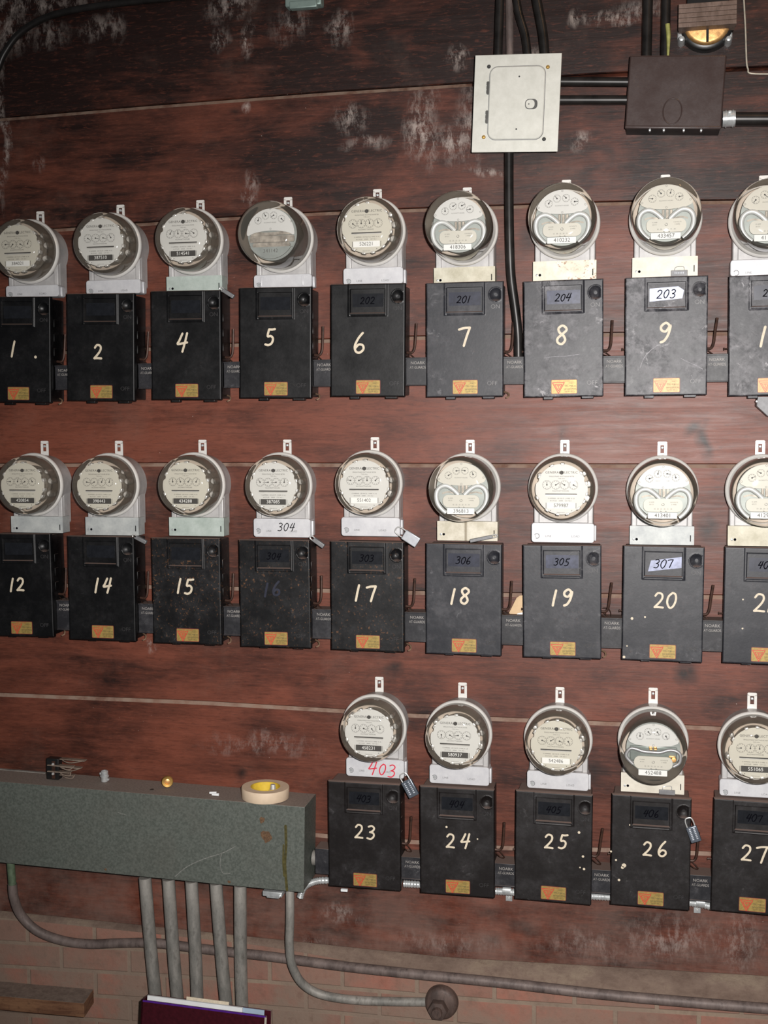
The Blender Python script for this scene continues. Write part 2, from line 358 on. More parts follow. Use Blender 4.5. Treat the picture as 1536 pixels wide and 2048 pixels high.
# ------------------------------------------------------------------ mesh helpers
class MB:
    def __init__(s, sharp=34): s.b = bmesh.new(); s.sharp = sharp; s.mi = 0; s.flats = s.b.faces.layers.int.new('flat')
    def _tag(s, fs):
        for f in fs: f.material_index = s.mi
    def box(s, x0, x1, y0, y1, z0, z1, bevel=0, seg=2, rot=None):
        r = bmesh.ops.create_cube(s.b, size=1); vs = r['verts']
        for v in vs: v.co = Vector(((x0+x1)/2+v.co.x*(x1-x0), (y0+y1)/2+v.co.y*(y1-y0), (z0+z1)/2+v.co.z*(z1-z0)))
        fs = set(f for v in vs for f in v.link_faces)
        if bevel:
            es = list(set(e for v in vs for e in v.link_edges))
            for f in fs: f[s.flats] = 1
            r2 = bmesh.ops.bevel(s.b, geom=es, offset=bevel, segments=seg, affect='EDGES', profile=.5)
            for f in r2['faces']: f[s.flats] = 0
            vs = list(set(v for f in r2['faces'] for v in f.verts) | set(v for v in vs if v.is_valid))
            fs = set(f for v in vs for f in v.link_faces)
        if rot: bmesh.ops.transform(s.b, matrix=rot, verts=vs)
        s._tag(fs); return vs
    def poly(s, pts, y0, y1):
        """outline in x,z extruded from y0 (front) to y1 (back)"""
        a = [s.b.verts.new((x, y0, z)) for x, z in pts]; c = [s.b.verts.new((x, y1, z)) for x, z in pts]
        fs = [s.b.faces.new(a), s.b.faces.new(c[::-1])]
        fs[0][s.flats] = 1; fs[1][s.flats] = 1
        n = len(pts)
        for i in range(n): fs.append(s.b.faces.new((a[i], c[i], c[(i+1) % n], a[(i+1) % n])))
        s._tag(fs); return a+c
    def flat(s, pts, y):
        f = s.b.faces.new([s.b.verts.new((x, y, z)) for x, z in pts]); s._tag([f])
    def lathe(s, prof, cx=0, cz=0, seg=48, cap0=False, cap1=False):
        """profile of (radius, y) turned about the y axis through cx, cz"""
        rings = []
        for r, y in prof:
            if r < 1e-6: rings.append([s.b.verts.new((cx, y, cz))])
            else: rings.append([s.b.verts.new((cx+r*math.cos(2*PI*i/seg), y, cz+r*math.sin(2*PI*i/seg))) for i in range(seg)])
        fs = []
        for a, c in zip(rings, rings[1:]):
            for i in range(seg):
                j = (i+1) % seg
                if len(a) == 1: fs.append(s.b.faces.new((a[0], c[i], c[j])))
                elif len(c) == 1: fs.append(s.b.faces.new((a[i], c[0], a[j])))
                else: fs.append(s.b.faces.new((a[i], c[i], c[j], a[j])))
        if cap0: fs.append(s.b.faces.new(rings[0]))
        if cap1: fs.append(s.b.faces.new(rings[-1][::-1]))
        s._tag(fs)
    def tube(s, pts, r, seg=12, caps=True, smooth=0, radii=None):
        pts = [Vector(p) for p in pts]
        if smooth: pts = catmull(pts, smooth)
        n = len(pts); rings = []
        t = (pts[1]-pts[0]).normalized()
        u = t.orthogonal().normalized()
        for i, p in enumerate(pts):
            t2 = (pts[min(i+1, n-1)]-pts[max(i-1, 0)]).normalized()
            ax = t.cross(t2)
            if ax.length > 1e-8: u = Matrix.Rotation(t.angle(t2), 3, ax) @ u
            t = t2; v = t.cross(u).normalized(); u = v.cross(t).normalized()
            rr = radii[i] if radii else r
            rings.append([s.b.verts.new(p+rr*(u*math.cos(2*PI*k/seg)+v*math.sin(2*PI*k/seg))) for k in range(seg)])
        fs = []
        for a, c in zip(rings, rings[1:]):
            for k in range(seg): fs.append(s.b.faces.new((a[k], a[(k+1) % seg], c[(k+1) % seg], c[k])))
        if caps: fs += [s.b.faces.new(rings[0][::-1]), s.b.faces.new(rings[-1])]
        s._tag(fs)
    def ribbon(s, pts, w, y, cap=8):
        """flat brush stroke in the x,z plane"""
        n = len(pts); L = []; Rr = []
        for i, (x, z) in enumerate(pts):
            x0, z0 = pts[max(i-1, 0)]; x1, z1 = pts[min(i+1, n-1)]
            d = math.hypot(x1-x0, z1-z0) or 1; nx, nz = -(z1-z0)/d*w/2, (x1-x0)/d*w/2
            L.append((x+nx, z+nz)); Rr.append((x-nx, z-nz))
        fs = []
        va = [s.b.verts.new((x, y-.00003*i, z)) for i, (x, z) in enumerate(L)]; vb = [s.b.verts.new((x, y-.00003*i, z)) for i, (x, z) in enumerate(Rr)]
        for i in range(n-1): fs.append(s.b.faces.new((va[i], va[i+1], vb[i+1], vb[i])))
        for e_, (x, z) in enumerate((pts[0], pts[-1])):
            fs.append(s.b.faces.new([s.b.verts.new((x+w/2*math.cos(2*PI*k/cap), y-.00003*(e_*n+1), z+w/2*math.sin(2*PI*k/cap))) for k in range(cap)]))
        s._tag(fs)
    def mesh(s, name, mats):
        bmesh.ops.recalc_face_normals(s.b, faces=s.b.faces)
        a = math.radians(s.sharp)
        for e in s.b.edges:
            if len(e.link_faces) == 2 and e.calc_face_angle(0) > a: e.smooth = False
        for f in s.b.faces: f.smooth = not f[s.flats]
        me = bpy.data.meshes.new(name); s.b.to_mesh(me); s.b.free()
        for m in (mats if isinstance(mats, (list, tuple)) else [mats]): me.materials.append(m)
        return me
def catmull(pts, k):
    out = []; n = len(pts)
    P = [Vector(p) for p in pts]
    for i in range(n-1):
        p0, p1, p2, p3 = P[max(i-1, 0)], P[i], P[i+1], P[min(i+2, n-1)]
        for j in range(k):
            t = j/k
            out.append(.5*((2*p1)+(p2-p0)*t+(2*p0-5*p1+4*p2-p3)*t*t+(3*p1-p0-3*p2+p3)*t**3))
    out.append(P[-1]); return out
def cat2(pts, k=5): return [(v.x, v.y) for v in catmull([Vector((a, b, 0)) for a, b in pts], k)]
def rrect(x0, x1, z0, z1, r, k=5):
    o = []
    for cx, cz, a in ((x1-r, z1-r, 0), (x0+r, z1-r, 90), (x0+r, z0+r, 180), (x1-r, z0+r, 270)):
        for i in range(k+1):
            t = math.radians(a+90*i/k); o.append((cx+r*math.cos(t), cz+r*math.sin(t)))
    return o
def circ(cx, cz, r, k=20, a0=0, a1=360):
    f = (a1-a0) < 360
    return [(cx+r*math.cos(math.radians(a0+(a1-a0)*i/(k-1 if f else k))), cz+r*math.sin(math.radians(a0+(a1-a0)*i/(k-1 if f else k)))) for i in range(k)]

def link(name, me, parent=None, loc=(0, 0, 0), rot=None):
    o = bpy.data.objects.new(name, me); COL.objects.link(o)
    if parent: o.parent = parent
    o.location = loc
    if rot: o.rotation_euler = rot
    return o
def tag(o, label=None, cat=None, group=None, kind=None):
    if label: o['label'] = label
    if cat: o['category'] = cat
    if group: o['group'] = group
    if kind: o['kind'] = kind
    return o
def thing(name, loc, label, cat, group=None, rot=(0, 0, 0)):
    o = bpy.data.objects.new(name, None); COL.objects.link(o); o.location = loc; o.rotation_euler = rot; o.empty_display_size = .02
    return tag(o, label, cat, group)

_tc = {}
def text_mesh(s, size, mat, depth=0.0, align='CENTER', key=None, sx=1.0, shear=0, spacing=1):
    """lettering as a mesh lying in the x,z plane and facing -y"""
    k = (s, size, mat.name, depth, sx, spacing)
    if k in _tc: return _tc[k]
    cu = bpy.data.curves.new('lettering', 'FONT'); cu.body = s; cu.size = size; cu.align_x = align; cu.align_y = 'CENTER'; cu.extrude = depth; cu.resolution_u = 3
    cu.space_character = spacing
    o = bpy.data.objects.new('lettering', cu); COL.objects.link(o)
    bpy.context.view_layer.update()
    me = bpy.data.meshes.new_from_object(o.evaluated_get(bpy.context.evaluated_depsgraph_get()))
    bpy.data.objects.remove(o)
    me.transform(Matrix.Rotation(PI/2, 4, 'X') @ Matrix.Diagonal((sx, 1, 1, 1)))
    me.materials.clear(); me.materials.append(mat); _tc[k] = me
    return me
def merge_text(b, s, size, x, y, z, sx=1.0, spacing=1):
    me = text_mesh(s, size, M['print'], 0, sx=sx, spacing=spacing)
    n0 = len(b.b.verts); b.b.verts.ensure_lookup_table()
    vs = [b.b.verts.new(v.co+Vector((x, y, z))) for v in me.vertices]
    fs = []
    for p in me.polygons:
        try: fs.append(b.b.faces.new([vs[i] for i in p.vertices]))
        except ValueError: pass
    b._tag(fs)

GL = {
 '0': [[(.32, 1), (.08, .75), (.02, .35), (.2, .02), (.42, .15), (.55, .55), (.5, .9), (.32, 1)]],
 '1': [[(.1, 0), (.17, .5), (.26, 1)]],
 '2': [[(.03, .80), (.18, .98), (.42, .93), (.48, .70), (.34, .42), (.03, .06)], [(.03, .06), (.25, .07), (.56, .05)]],
 '3': [[(.08, .92), (.3, 1), (.5, .85), (.42, .64), (.2, .52)], [(.2, .52), (.46, .45), (.5, .22), (.3, .02), (.02, .06)]],
 '4': [[(.28, .98), (.12, .6), (.03, .42), (.3, .45), (.58, .5)], [(.55, 1), (.45, .5), (.33, 0)]],
 '5': [[(.56, .97), (.38, .94), (.2, .95)], [(.2, .95), (.13, .55), (.32, .56), (.47, .42), (.42, .15), (.22, .02), (.02, .06)]],
 '6': [[(.42, 1), (.2, .72), (.05, .35), (.12, .08), (.32, .02), (.5, .18), (.46, .38), (.25, .42), (.08, .24)]],
 '7': [[(0, .86), (.25, .93), (.56, .95)], [(.56, .95), (.42, .5), (.3, .02)]],
 '8': [[(.48, .88), (.28, 1), (.08, .86), (.14, .64), (.36, .46), (.46, .22), (.3, .02), (.08, .1), (.06, .32), (.3, .55), (.5, .74), (.48, .88)]],
 '9': [[(.48, .82), (.28, .98), (.06, .82), (.08, .62), (.3, .56), (.5, .85), (.42, .4), (.25, .1), (.08, .02)]],
}
def glyph(b, ch, cx, cz, h, w, y, ital=0):
    for k, st in enumerate(GL[ch]):
        pts = [(cx+(x-.28)*h+ital*(z-.5)*h, cz+(z-.5)*h) for x, z in cat2(st, 5)]
        b.ribbon(pts, w, y-.00006*k)

# ------------------------------------------------------------------ the wall
def line_z(pts):
    P = [at(px, py, 0) for px, py in pts]
    return [(p.x, p.z) for p in P]
JO = [line_z(l) for l in (
    [(0, 235), (300, 210), (640, 184), (940, 165), (1200, 146), (1536, 132)],
    [(0, 462), (115, 456), (440, 434), (680, 421), (830, 416), (1240, 402), (1536, 399)],
    [(0, 706), (300, 694), (640, 678), (830, 672), (1225, 665), (1536, 662)],
    [(0, 927), (450, 925), (850, 927), (1240, 928), (1536, 928)],
    [(0, 1165), (400, 1172), (1020, 1186), (1425, 1190), (1536, 1192)],
    [(0, 1386), (400, 1402), (640, 1416), (830, 1428), (1200, 1443), (1536, 1458)],
    [(0, 1600), (640, 1668), (1010, 1693), (1200, 1696), (1536, 1708)],
    [(0, 1822), (300, 1853), (630, 1888), (900, 1916), (1536, 1953)])]
XL, XR = -1.75, 1.55
def jz(j, x):
    P = JO[j]
    if x <= P[0][0]: return P[0][1]
    for (x0, z0), (x1, z1) in zip(P, P[1:]):
        if x <= x1: return z0+(z1-z0)*(x-x0)/(x1-x0)
    return P[-1][1]
TOPZ = 1.75
def build_boards():
    b = bmesh.new(); lay = b.faces.layers.float.new('board')
    xs = [XL+(XR-XL)*i/40 for i in range(41)]
    tones = [-.25, .10, .50, 1.05, .50, .75, .62, .45]
    CH = .0095
    for k in range(8):
        zt = (lambda x: TOPZ) if k == 0 else (lambda x, k=k: jz(k-1, x))
        zb = lambda x, k=k: jz(k, x)
        rows = []
        for x in xs:
            t_, b_ = zt(x), zb(x)
            gap = .0012 if k else 0
            rows.append([(x, .022, t_-gap), (x, .0062, t_-gap), (x, 0, t_-gap-CH), (x, 0, b_+.0022), (x, .0022, b_+.0004), (x, .022, b_+.0004)])
        V = [[b.verts.new(p) for p in r] for r in rows]
        for i in range(len(xs)-1):
            for j in range(5):
                f = b.faces.new((V[i][j], V[i][j+1], V[i+1][j+1], V[i+1][j])); f[lay] = tones[k]
                f.material_index = 1 if (j <= 1 and k and not (k == 1 and xs[i] > .12)) else 0
        for e in (0, -1):
            f = b.faces.new(V[e]); f[lay] = tones[k]
    bk = [b.verts.new(p) for p in ((XL, .024, TOPZ), (XR, .024, TOPZ), (XR, .024, -1.6), (XL, .024, -1.6))]
    f = b.faces.new(bk)
    b.normal_update()
    bmesh.ops.recalc_face_normals(b, faces=b.faces)
    me = bpy.data.meshes.new('wall_back'); b.to_mesh(me); b.free(); me.materials.append(M['wood']); me.materials.append(M['wood_edge'])
    return tag(link('wall_back', me), 'wide dark red-brown stained boards covering the wall behind the meters', kind='structure')
build_boards()

def build_brick():
    xs = [XL+(XR-XL)*i/60 for i in range(61)]
    b = MB(60); V = []
    rnd = random.Random(3)
    def zt(x): return jz(7, x)
    # lip widens to the right, where the mortar ledge shows
    for x in xs:
        f = max(0, min(1, (x+.55)/.9)); f = f*f*(3-2*f)
        d = .010+.034*f
        z = zt(x)
        V.append([b.b.verts.new(p) for p in ((x, .02, z+.001), (x, -.003, z-.0005), (x, -.003-d*.35+rnd.uniform(-.001, .001), z-.006-.012*f), (x, -.003-d, z-.010-.034*f+rnd.uniform(-.002, .002)),
                                            (x, -.003-d-.001, z-.014-.040*f), (x, -.003-d, -2.3), (x, .02, -2.3))])
    for i in range(60):
        for j in range(6):
            fc = b.b.faces.new((V[i][j], V[i][j+1], V[i+1][j+1], V[i+1][j])); fc.material_index = 1 if j < 4 else 0
    for e in (0, -1): b.b.faces.new(V[e])
    return tag(link('wall_lower', b.mesh('wall_lower', [M['brick'], M['ledge']])), 'dusty red brick wall below the boards', kind='structure')
build_brick()
def lip(x):
    f = max(0, min(1, (x+.55)/.9)); f = f*f*(3-2*f)
    return -.003-(.010+.034*f)

# ------------------------------------------------------------------ switch boxes
W, H = .2, .2942
YF = -.0915
def cover_mesh(mat):
    nx, nz = 150, 220
    def h(x, z):      # x, z in metres from the cover's top left corner, z down
        u, v = x/W, z/H
        r = .0032
        e = min(x, W-x, z, H-z)
        o = 0.
        if e < r: o -= r-math.sqrt(max(0, r*r-(r-e)**2))
        def box(u0, u1, v0, v1):  # signed distance inside in metres
            return min((u-u0)*W, (u1-u)*W, (v-v0)*H, (v1-v)*H)
        def sm(a, b, t): t = max(0, min(1, (t-a)/(b-a))); return t*t*(3-2*t)
        fr = box(.232, .770, -.02, .292)
        o += .0016*sm(0, .0025, fr)
        inn = box(.262, .735, .045, .262)
        o -= .0034*sm(0, .0018, inn)
        low = box(.262, .735, .274, .284)
        o -= .0012*sm(0, .001, low)
        line = abs(u-.752)*W
        if v < .29 and line < .0008: o -= .0008
        # thumb recess, cut off at its right
        dx, dz = (u-.905)*W, (v-.117)*H
        d = math.hypot(dx, dz)
        if u < .968:
            if d < .0165: o -= .0085*(1-(d/.0165)**2)*sm(.970, .950, u)
            if .0165 <= d < .0190: o += .0007
        return o
    b = bmesh.new()
    g = [[b.verts.new((-W/2+W*i/nx, YF-h(W*i/nx, H*j/nz), H/2-H*j/nz)) for j in range(nz+1)] for i in range(nx+1)]
    for i in range(nx):
        for j in range(nz): b.faces.new((g[i][j], g[i][j+1], g[i+1][j+1], g[i+1][j]))
    # turned-back lip all round
    rim = [g[i][0] for i in range(nx+1)]+[g[nx][j] for j in range(1, nz+1)]+[g[i][nz] for i in range(nx-1, -1, -1)]+[g[0][j] for j in range(nz-1, 0, -1)]
    bk = [b.verts.new((v.co.x, YF+.014, v.co.z)) for v in rim]
    n = len(rim)
    for i in range(n): b.faces.new((rim[i], rim[(i+1) % n], bk[(i+1) % n], bk[i]))
    bmesh.ops.recalc_face_normals(b, faces=b.faces)
    for f in b.faces: f.smooth = True
    for e in b.edges:
        if len(e.link_faces) == 2 and e.calc_face_angle(0) > .75: e.smooth = False
    me = bpy.data.meshes.new('cover'); b.to_mesh(me); b.free(); me.materials.append(mat); return me
COVER0 = cover_mesh(M['enamel'])
_cov = {'enamel': COVER0}
def cover(k):
    if k not in _cov: m = COVER0.copy(); m.materials[0] = M[k]; _cov[k] = m
    return _cov[k]
def body_mesh(mat):
    b = MB(); d = .0045
    b.box(-W/2+d, W/2-d, YF+.008, -.0005, -H/2+d, H/2-d, .003)
    # small tabs under the box
    b.box(-.052, -.028, -.07, -.05, -H/2-.006, -H/2+d+.001, .001); b.box(.045, .075, -.075, -.05, -H/2-.005, -H/2+d+.001, .001)
    # conduit knock-outs on the right side
    for z in (.075, .035, -.005):
        vs = []
        b.box(W/2-d-.001, W/2-d+.0012, -.062, -.040, z-.011, z+.011, .001)
    return b.mesh('body', mat)
_bod = {}
def body(k):
    if k not in _bod: _bod[k] = body_mesh(M[k])
    return _bod[k]
def lever_mesh(lean):
    b = MB()
    pts = [(W/2-.004, -.045, -.030), (W/2+.010, -.045, -.030), (W/2+.017, -.045, -.018), (W/2+.0195+lean*.25, -.045, .010), (W/2+.0215+lean, -.045, .046)]
    P = catmull([Vector(p) for p in pts], 6)
    b.tube(P, .0035, 8)
    return b.mesh('lever', M['lever'])
def bracket_mesh():
    b = MB()
    b.tube([(W/2-.004, -.040, -.040), (W/2+.012, -.055, -.046), (W/2+.022, -.045, -.050), (W/2+.006, -.034, -.036), (W/2-.004, -.036, -.032)], .0014, 6, smooth=4)
    return b.mesh('lever_guard', M['lever'])
def pin_mesh():
    b = MB(); b.tube([(-W/2+.006, -.045, -.028), (-W/2-.007, -.045, -.028)], .0022, 8); b.tube([(-W/2-.007, -.045, -.028), (-W/2-.009, -.045, -.028)], .0036, 8)
    return b.mesh('pivot_pin', M['lever'])
def latch_mesh():
    b = MB(); b.tube([(W/2-.004, -.03, -.134), (W/2+.008, -.04, -.138), (W/2+.010, -.048, -.146), (W/2+.003, -.05, -.150)], .0022, 6, smooth=4)
    return b.mesh('latch_hook', M['latch'])
M['latch'] = simple('dirty_brass_hook', (.22, .14, .09, 1), .5, .3, .4, 60)
BRK, PIN, LAT = bracket_mesh(), pin_mesh(), latch_mesh()
LEV = {k: lever_mesh(k) for k in (.000, .004, -.002)}
def sticker_mesh(pale):
    G, Rr = ('gold_pale', 'stred_pale') if pale else ('gold', 'stred')
    mats = [M[G], M['stframe'], M[Rr], M['stext']]
    b = MB(); w, h = .066, .0365
    b.mi = 1; b.poly(rrect(-w/2, w/2, -h/2, h/2, .003), -.0006, 0)
    b.mi = 0; b.poly(rrect(-w/2+.0012, w/2-.0012, -h/2+.0012, h/2-.0012, .0022), -.0007, -.0001)
    b.mi = 2; cx, cz = -.0145, -.0015; y = -.0008
    for s_, wd in ((.0150, .0021), (.0092, .0018)):
        tri = [(cx-s_, cz+s_*.80), (cx+s_, cz+s_*.80), (cx, cz-s_*1.02)]
        for i in range(3):
            a, c = tri[i], tri[(i+1) % 3]; n = 6
            b.ribbon([(a[0]+(c[0]-a[0])*t/n, a[1]+(c[1]-a[1])*t/n) for t in range(n+1)], wd, y-.00002*i)
    b.ribbon([(cx-.004, cz+.0040), (cx+.004, cz+.0040)], .0016, y-.0001); b.ribbon([(cx, cz+.0045), (cx, cz-.0035)], .0016, y-.00012)
    merge_text(b, 'SAFETY SWITCH', .0042, -.002, y-.0001, h/2-.0040)
    b.mi = 3
    merge_text(b, 'THE', .0042, .017, y-.0001, .0085); merge_text(b, 'TRUMBULL', .0062, .0165, y-.0001, .0015); merge_text(b, 'VANDERPOEL', .0056, .0150, y-.0001, -.0062, sx=.95)
    merge_text(b, 'ELECTRIC MFG. CO.', .0030, .0150, y-.0001, -.0125)
    return b.mesh('warning_sticker', mats)
STK = {0: sticker_mesh(0), 1: sticker_mesh(1)}
M['scratchlight'] = simple('light_scratch', (.22, .21, .23, 1), .5, 0, .6, 300)
M['emb_dark'] = simple('raised_black_lettering', (.035, .033, .034, 1), .35, 0, .5, 150)
M['emb_worn'] = simple('worn_raised_lettering', (.13, .125, .125, 1), .45, 0, .6, 150)

BOX = {1: (-1.1190, .3772, -.0208), 2: (-.8694, .3793, -.0171), 4: (-.6203, .3801, -.0106), 5: (-.3679, .382, -.011), 6: (-.1153, .3839, -.0102), 7: (.141, .3809, -.0007), 8: (.3934, .3786, .0084),
       9: (.6475, .3795, .0027), 10: (.8979, .3767, .0090), 12: (-1.1333, -.2866, .0116), 14: (-.8836, -.2905, -.0008), 15: (-.6319, -.2919, .0039), 16: (-.3782, -.2934, .0064), 17: (-.1214, -.2942, -.0019),
       18: (.1378, -.2954, -.0029), 19: (.3936, -.295, .0073), 20: (.647, -.294, -.008), 21: (.8958, -.2936, -.0083), 23: (-.1341, -.9484, .0004), 24: (.1198, -.9481, .0027), 25: (.3749, -.9461, -.0087),
       26: (.6239, -.9409, -.0067), 27: (.8775, -.9372, -.0150)}
NUM = {1: [('1', 29, 698, 32)], 2: [('2', 196, 704, 30)], 4: [('4', 364, 685, 38)], 5: [('5', 540, 674, 34)], 6: [('6', 719, 686, 40)], 7: [('7', 928, 673, 38)], 8: [('8', 1124, 670, 36)],
       9: [('9', 1331, 665, 38)], 10: [('1', 1530, 673, 36), ('0', 1552, 673, 34)], 12: [('1', 26, 1170, 28), ('2', 41, 1169, 28)], 14: [('1', 196, 1171, 30), ('4', 214, 1171, 31)],
       15: [('1', 361, 1172, 30), ('5', 378, 1173, 32)], 16: [('1', 535, 1180, 27), ('6', 553, 1177, 29)], 17: [('1', 718, 1186, 32), ('7', 742, 1187, 33)], 18: [('1', 909, 1193, 30), ('8', 930, 1192, 32)],
       19: [('1', 1112, 1196, 30), ('9', 1136, 1195, 33)], 20: [('2', 1318, 1201, 30), ('0', 1343, 1201, 30)], 21: [('2', 1519, 1206, 35), ('1', 1545, 1206, 34)], 23: [('2', 718, 1663, 29), ('3', 742, 1665, 28)],
       24: [('2', 901, 1682, 29), ('4', 930, 1682, 30)], 25: [('2', 1098, 1683, 29), ('5', 1126, 1683, 29)], 26: [('2', 1295, 1698, 28), ('6', 1325, 1698, 30)], 27: [('2', 1493, 1706, 31), ('7', 1523, 1709, 34)]}
LAB = {1: ('', 'tape_black'), 2: ('', 'tape_black'), 4: ('', 'tape_black'), 5: ('', 'tape_black'), 6: ('202', 'tape_black'), 7: ('201', 'tape_dark'), 8: ('204', 'tape_blue'), 9: ('203', 'tape_glare'), 10: ('205', 'tape_dark'),
       12: ('', 'tape_black'), 14: ('', 'tape_black'), 15: ('', 'tape_black'), 16: ('304', 'tape_black'), 17: ('303', 'tape_black'), 18: ('306', 'tape_dark'), 19: ('305', 'tape_blue'), 20: ('307', 'tape_glare'), 21: ('401', 'tape_dark'),
       23: ('403', 'tape_black'), 24: ('404', 'tape_black'), 25: ('405', 'tape_black'), 26: ('406', 'tape_black'), 27: ('407', 'tape_black')}
FIN = {8: 'enamel_dusty', 9: 'enamel_dusty', 10: 'enamel_dusty', 7: 'enamel_grey', 6: 'enamel', 18: 'enamel_grey', 19: 'enamel_grey', 20: 'enamel_grey', 21: 'enamel_grey', 15: 'enamel_speck', 16: 'enamel_speck', 17: 'enamel_speck',
       23: 'enamel_brown', 24: 'enamel_brown', 25: 'enamel_brown', 26: 'enamel_brown', 27: 'enamel_brown'}
WORD = {1: 'one', 2: 'two', 4: 'four', 5: 'five', 6: 'six', 7: 'seven', 8: 'eight', 9: 'nine', 10: 'ten', 12: 'twelve', 14: 'fourteen', 15: 'fifteen', 16: 'sixteen', 17: 'seventeen', 18: 'eighteen', 19: 'nineteen', 20: 'twenty',
        21: 'twenty-one', 23: 'twenty-three', 24: 'twenty-four', 25: 'twenty-five', 26: 'twenty-six', 27: 'twenty-seven'}
ROWG = lambda n: 'the top row' if n < 11 else ('the middle row' if n < 22 else 'the bottom row')
EXTRA = {1: 'a white paint dot beside it', 2: 'all-black label window', 4: 'slanting brush strokes', 5: 'a glint on its black label window', 6: 'blackish label reading 202', 7: 'label reading 201', 8: 'scuffed lid and label reading 204',
         9: 'scratched dusty lid, bright label reading 203', 10: 'its right half out of view', 12: 'its left side out of view', 14: 'a dusty smear down its right side', 15: 'fine brown specks', 16: '', 17: 'label reading 303',
         18: 'label reading 306', 19: 'label reading 305', 20: 'tilted label with bright glare, reading 307', 21: 'middle row, cut off at the right', 23: 'beside the grey gutter', 24: 'label reading 404', 25: 'label reading 405',
         26: 'white paint splashes near its foot', 27: 'lowest row, cut off at the right'}
ORDER = list(BOX)
BOXO = {}
def local(n, px, py, dy):
    x, z, a = BOX[n]; p = at(px, py, YF-dy); dx, dz = p.x-x, p.z-z; a = -a
    # object rotated by -a about y (a = roll seen from the front)
    return dx*math.cos(a)-dz*math.sin(a), dx*math.sin(a)+dz*math.cos(a)
for n in ORDER:
    x, z, a = BOX[n]
    if n == 16: lab = 'black steel switch box with a faint dark number sixteen on its speckled cover'
    else: lab = 'black switch box, cream painted number %s, %s' % (WORD[n], EXTRA[n])
    t = thing('switch_box', (x, 0, z), lab, 'switch box', 'numbered switch boxes in '+ROWG(n), (0, -a, 0)); BOXO[n] = t
    fk = FIN.get(n, 'enamel')
    link('body', body(fk if fk != 'enamel_dusty' else 'enamel_grey'), t)
    cv = link('cover', cover(fk), t)
    # label
    s, tk = LAB[n]
    u0, u1, v0, v1 = .295, .712, .088, .205
    lx, lz = ((u0+u1)/2-.5)*W, (.5-(v0+v1)/2)*H
    b = MB(); ws = (u1-u0)*W
    if n == 9: b.poly([(-ws/2, -.018), (-ws/2, .014), (ws/2-.014, .018), (ws/2, .008), (ws/2-.004, -.012)], -.0009, .0002)
    elif n == 20: b.poly([(-ws/2+.003, -.022), (-ws/2+.010, .006), (ws/2+.002, .017), (ws/2+.002, -.011)], -.0009, .0002)
    else: b.poly(rrect(-ws/2, ws/2, -.0172, .0172, .002), -.0007, .0002)
    lb = link('name_label', b.mesh('name_label', M[tk]), t, (lx, YF+.0014, lz))
    if s:
        b = MB(); hh = .0185 if n not in (9, 20) else .022
        for i, ch in enumerate(s): glyph(b, ch, (i-1)*hh*.74, random.uniform(-.001, .001), hh*random.uniform(.92, 1.05), .0024, -.0012, .18)
        link('handwriting', b.mesh('handwriting', M['ink']), lb, (-.001, 0, -.001))
    # painted number
    b = MB(); ks = 1/735*math.cos(.0)
    for ch, px, py, ph in NUM[n]:
        gx, gz = local(n, px, py, .0004)
        hh = ph*(3.15/FPX)
        glyph(b, ch, gx, gz, hh, .0060 if n < 20 else .0051, YF-.0004, .06)
    if n == 1:
        gx, gz = local(n, 71, 714, .0004); d_ = MB(); d_.flat(circ(gx, gz, .004), YF-.0004); link('paint_dot', d_.mesh('paint_dot', M['cream']), t)
    if n in (20, 24, 25, 26, 21):
        pts = {20: [(1264, 1237, 2.6), (1290, 1234, 1.8), (1248, 1314, 2.6), (1254, 1292, 1.4)], 24: [(893, 1654, 2.2), (955, 1678, 1.6)], 25: [(1158, 1665, 2.6), (1166, 1713, 2.4), (1168, 1738, 2.4), (1160, 1735, 1.5)],
               26: [(1248, 1731, 4.2), (1245, 1735, 3), (1222, 1703, 2), (1232, 1720, 2), (1260, 1650, 1.8), (1238, 1760, 2.5)], 21: [(1486, 1199, 1.6), (1485, 1257, 1.6)]}[n]
        for px, py, r in pts:
            gx, gz = local(n, px, py, .0004); d_ = MB(); d_.flat(circ(gx, gz, r/735, 9), YF-.0004); link('paint_dot', d_.mesh('paint_dot', M['cream']), t)
    link('painted_number', b.mesh('painted_number', M['faintpaint'] if n == 16 else M['cream']), t)
    if n in (8, 9):
        for pts in ({9: [[(1362, 717), (1378, 725), (1392, 731), (1405, 738)], [(1280, 736), (1288, 716), (1300, 702), (1316, 690)]], 8: [[(1088, 716), (1110, 713), (1135, 712), (1160, 708)]]}[n]):
            b = MB(); b.ribbon([local(n, px, py, .0003) for px, py in cat2(pts, 4)], .0012, YF-.0003); link('scratch', b.mesh('scratch', M['scratchlight']), t)
    em = M['emb_worn'] if n in (7, 8, 9, 10) else M['emb_dark']
    link('on_lettering', text_mesh('ON', .0155, em, .0005), t, (.086*.93, YF-.0002, (.5-.222)*H))
    link('off_lettering', text_mesh('OFF', .0155, em, .0005), t, (.072, YF-.0002, (.5-.885)*H))
    sx, sz = (.510-.5)*W, (.5-.914)*H
    link('maker_sticker', STK[1 if n in (9, 10) else 0], t, (sx, YF, sz))
    link('lever', LEV[(.004 if n in (9, 19, 20, 25) else (-.002 if n in (4, 5, 16) else 0.))], t)
    link('lever_guard', BRK, t); link('pivot_pin', PIN, t)
    if n in (1, 4, 5, 7, 12, 14, 15, 16, 17, 19): link('latch_hook', LAT, t)

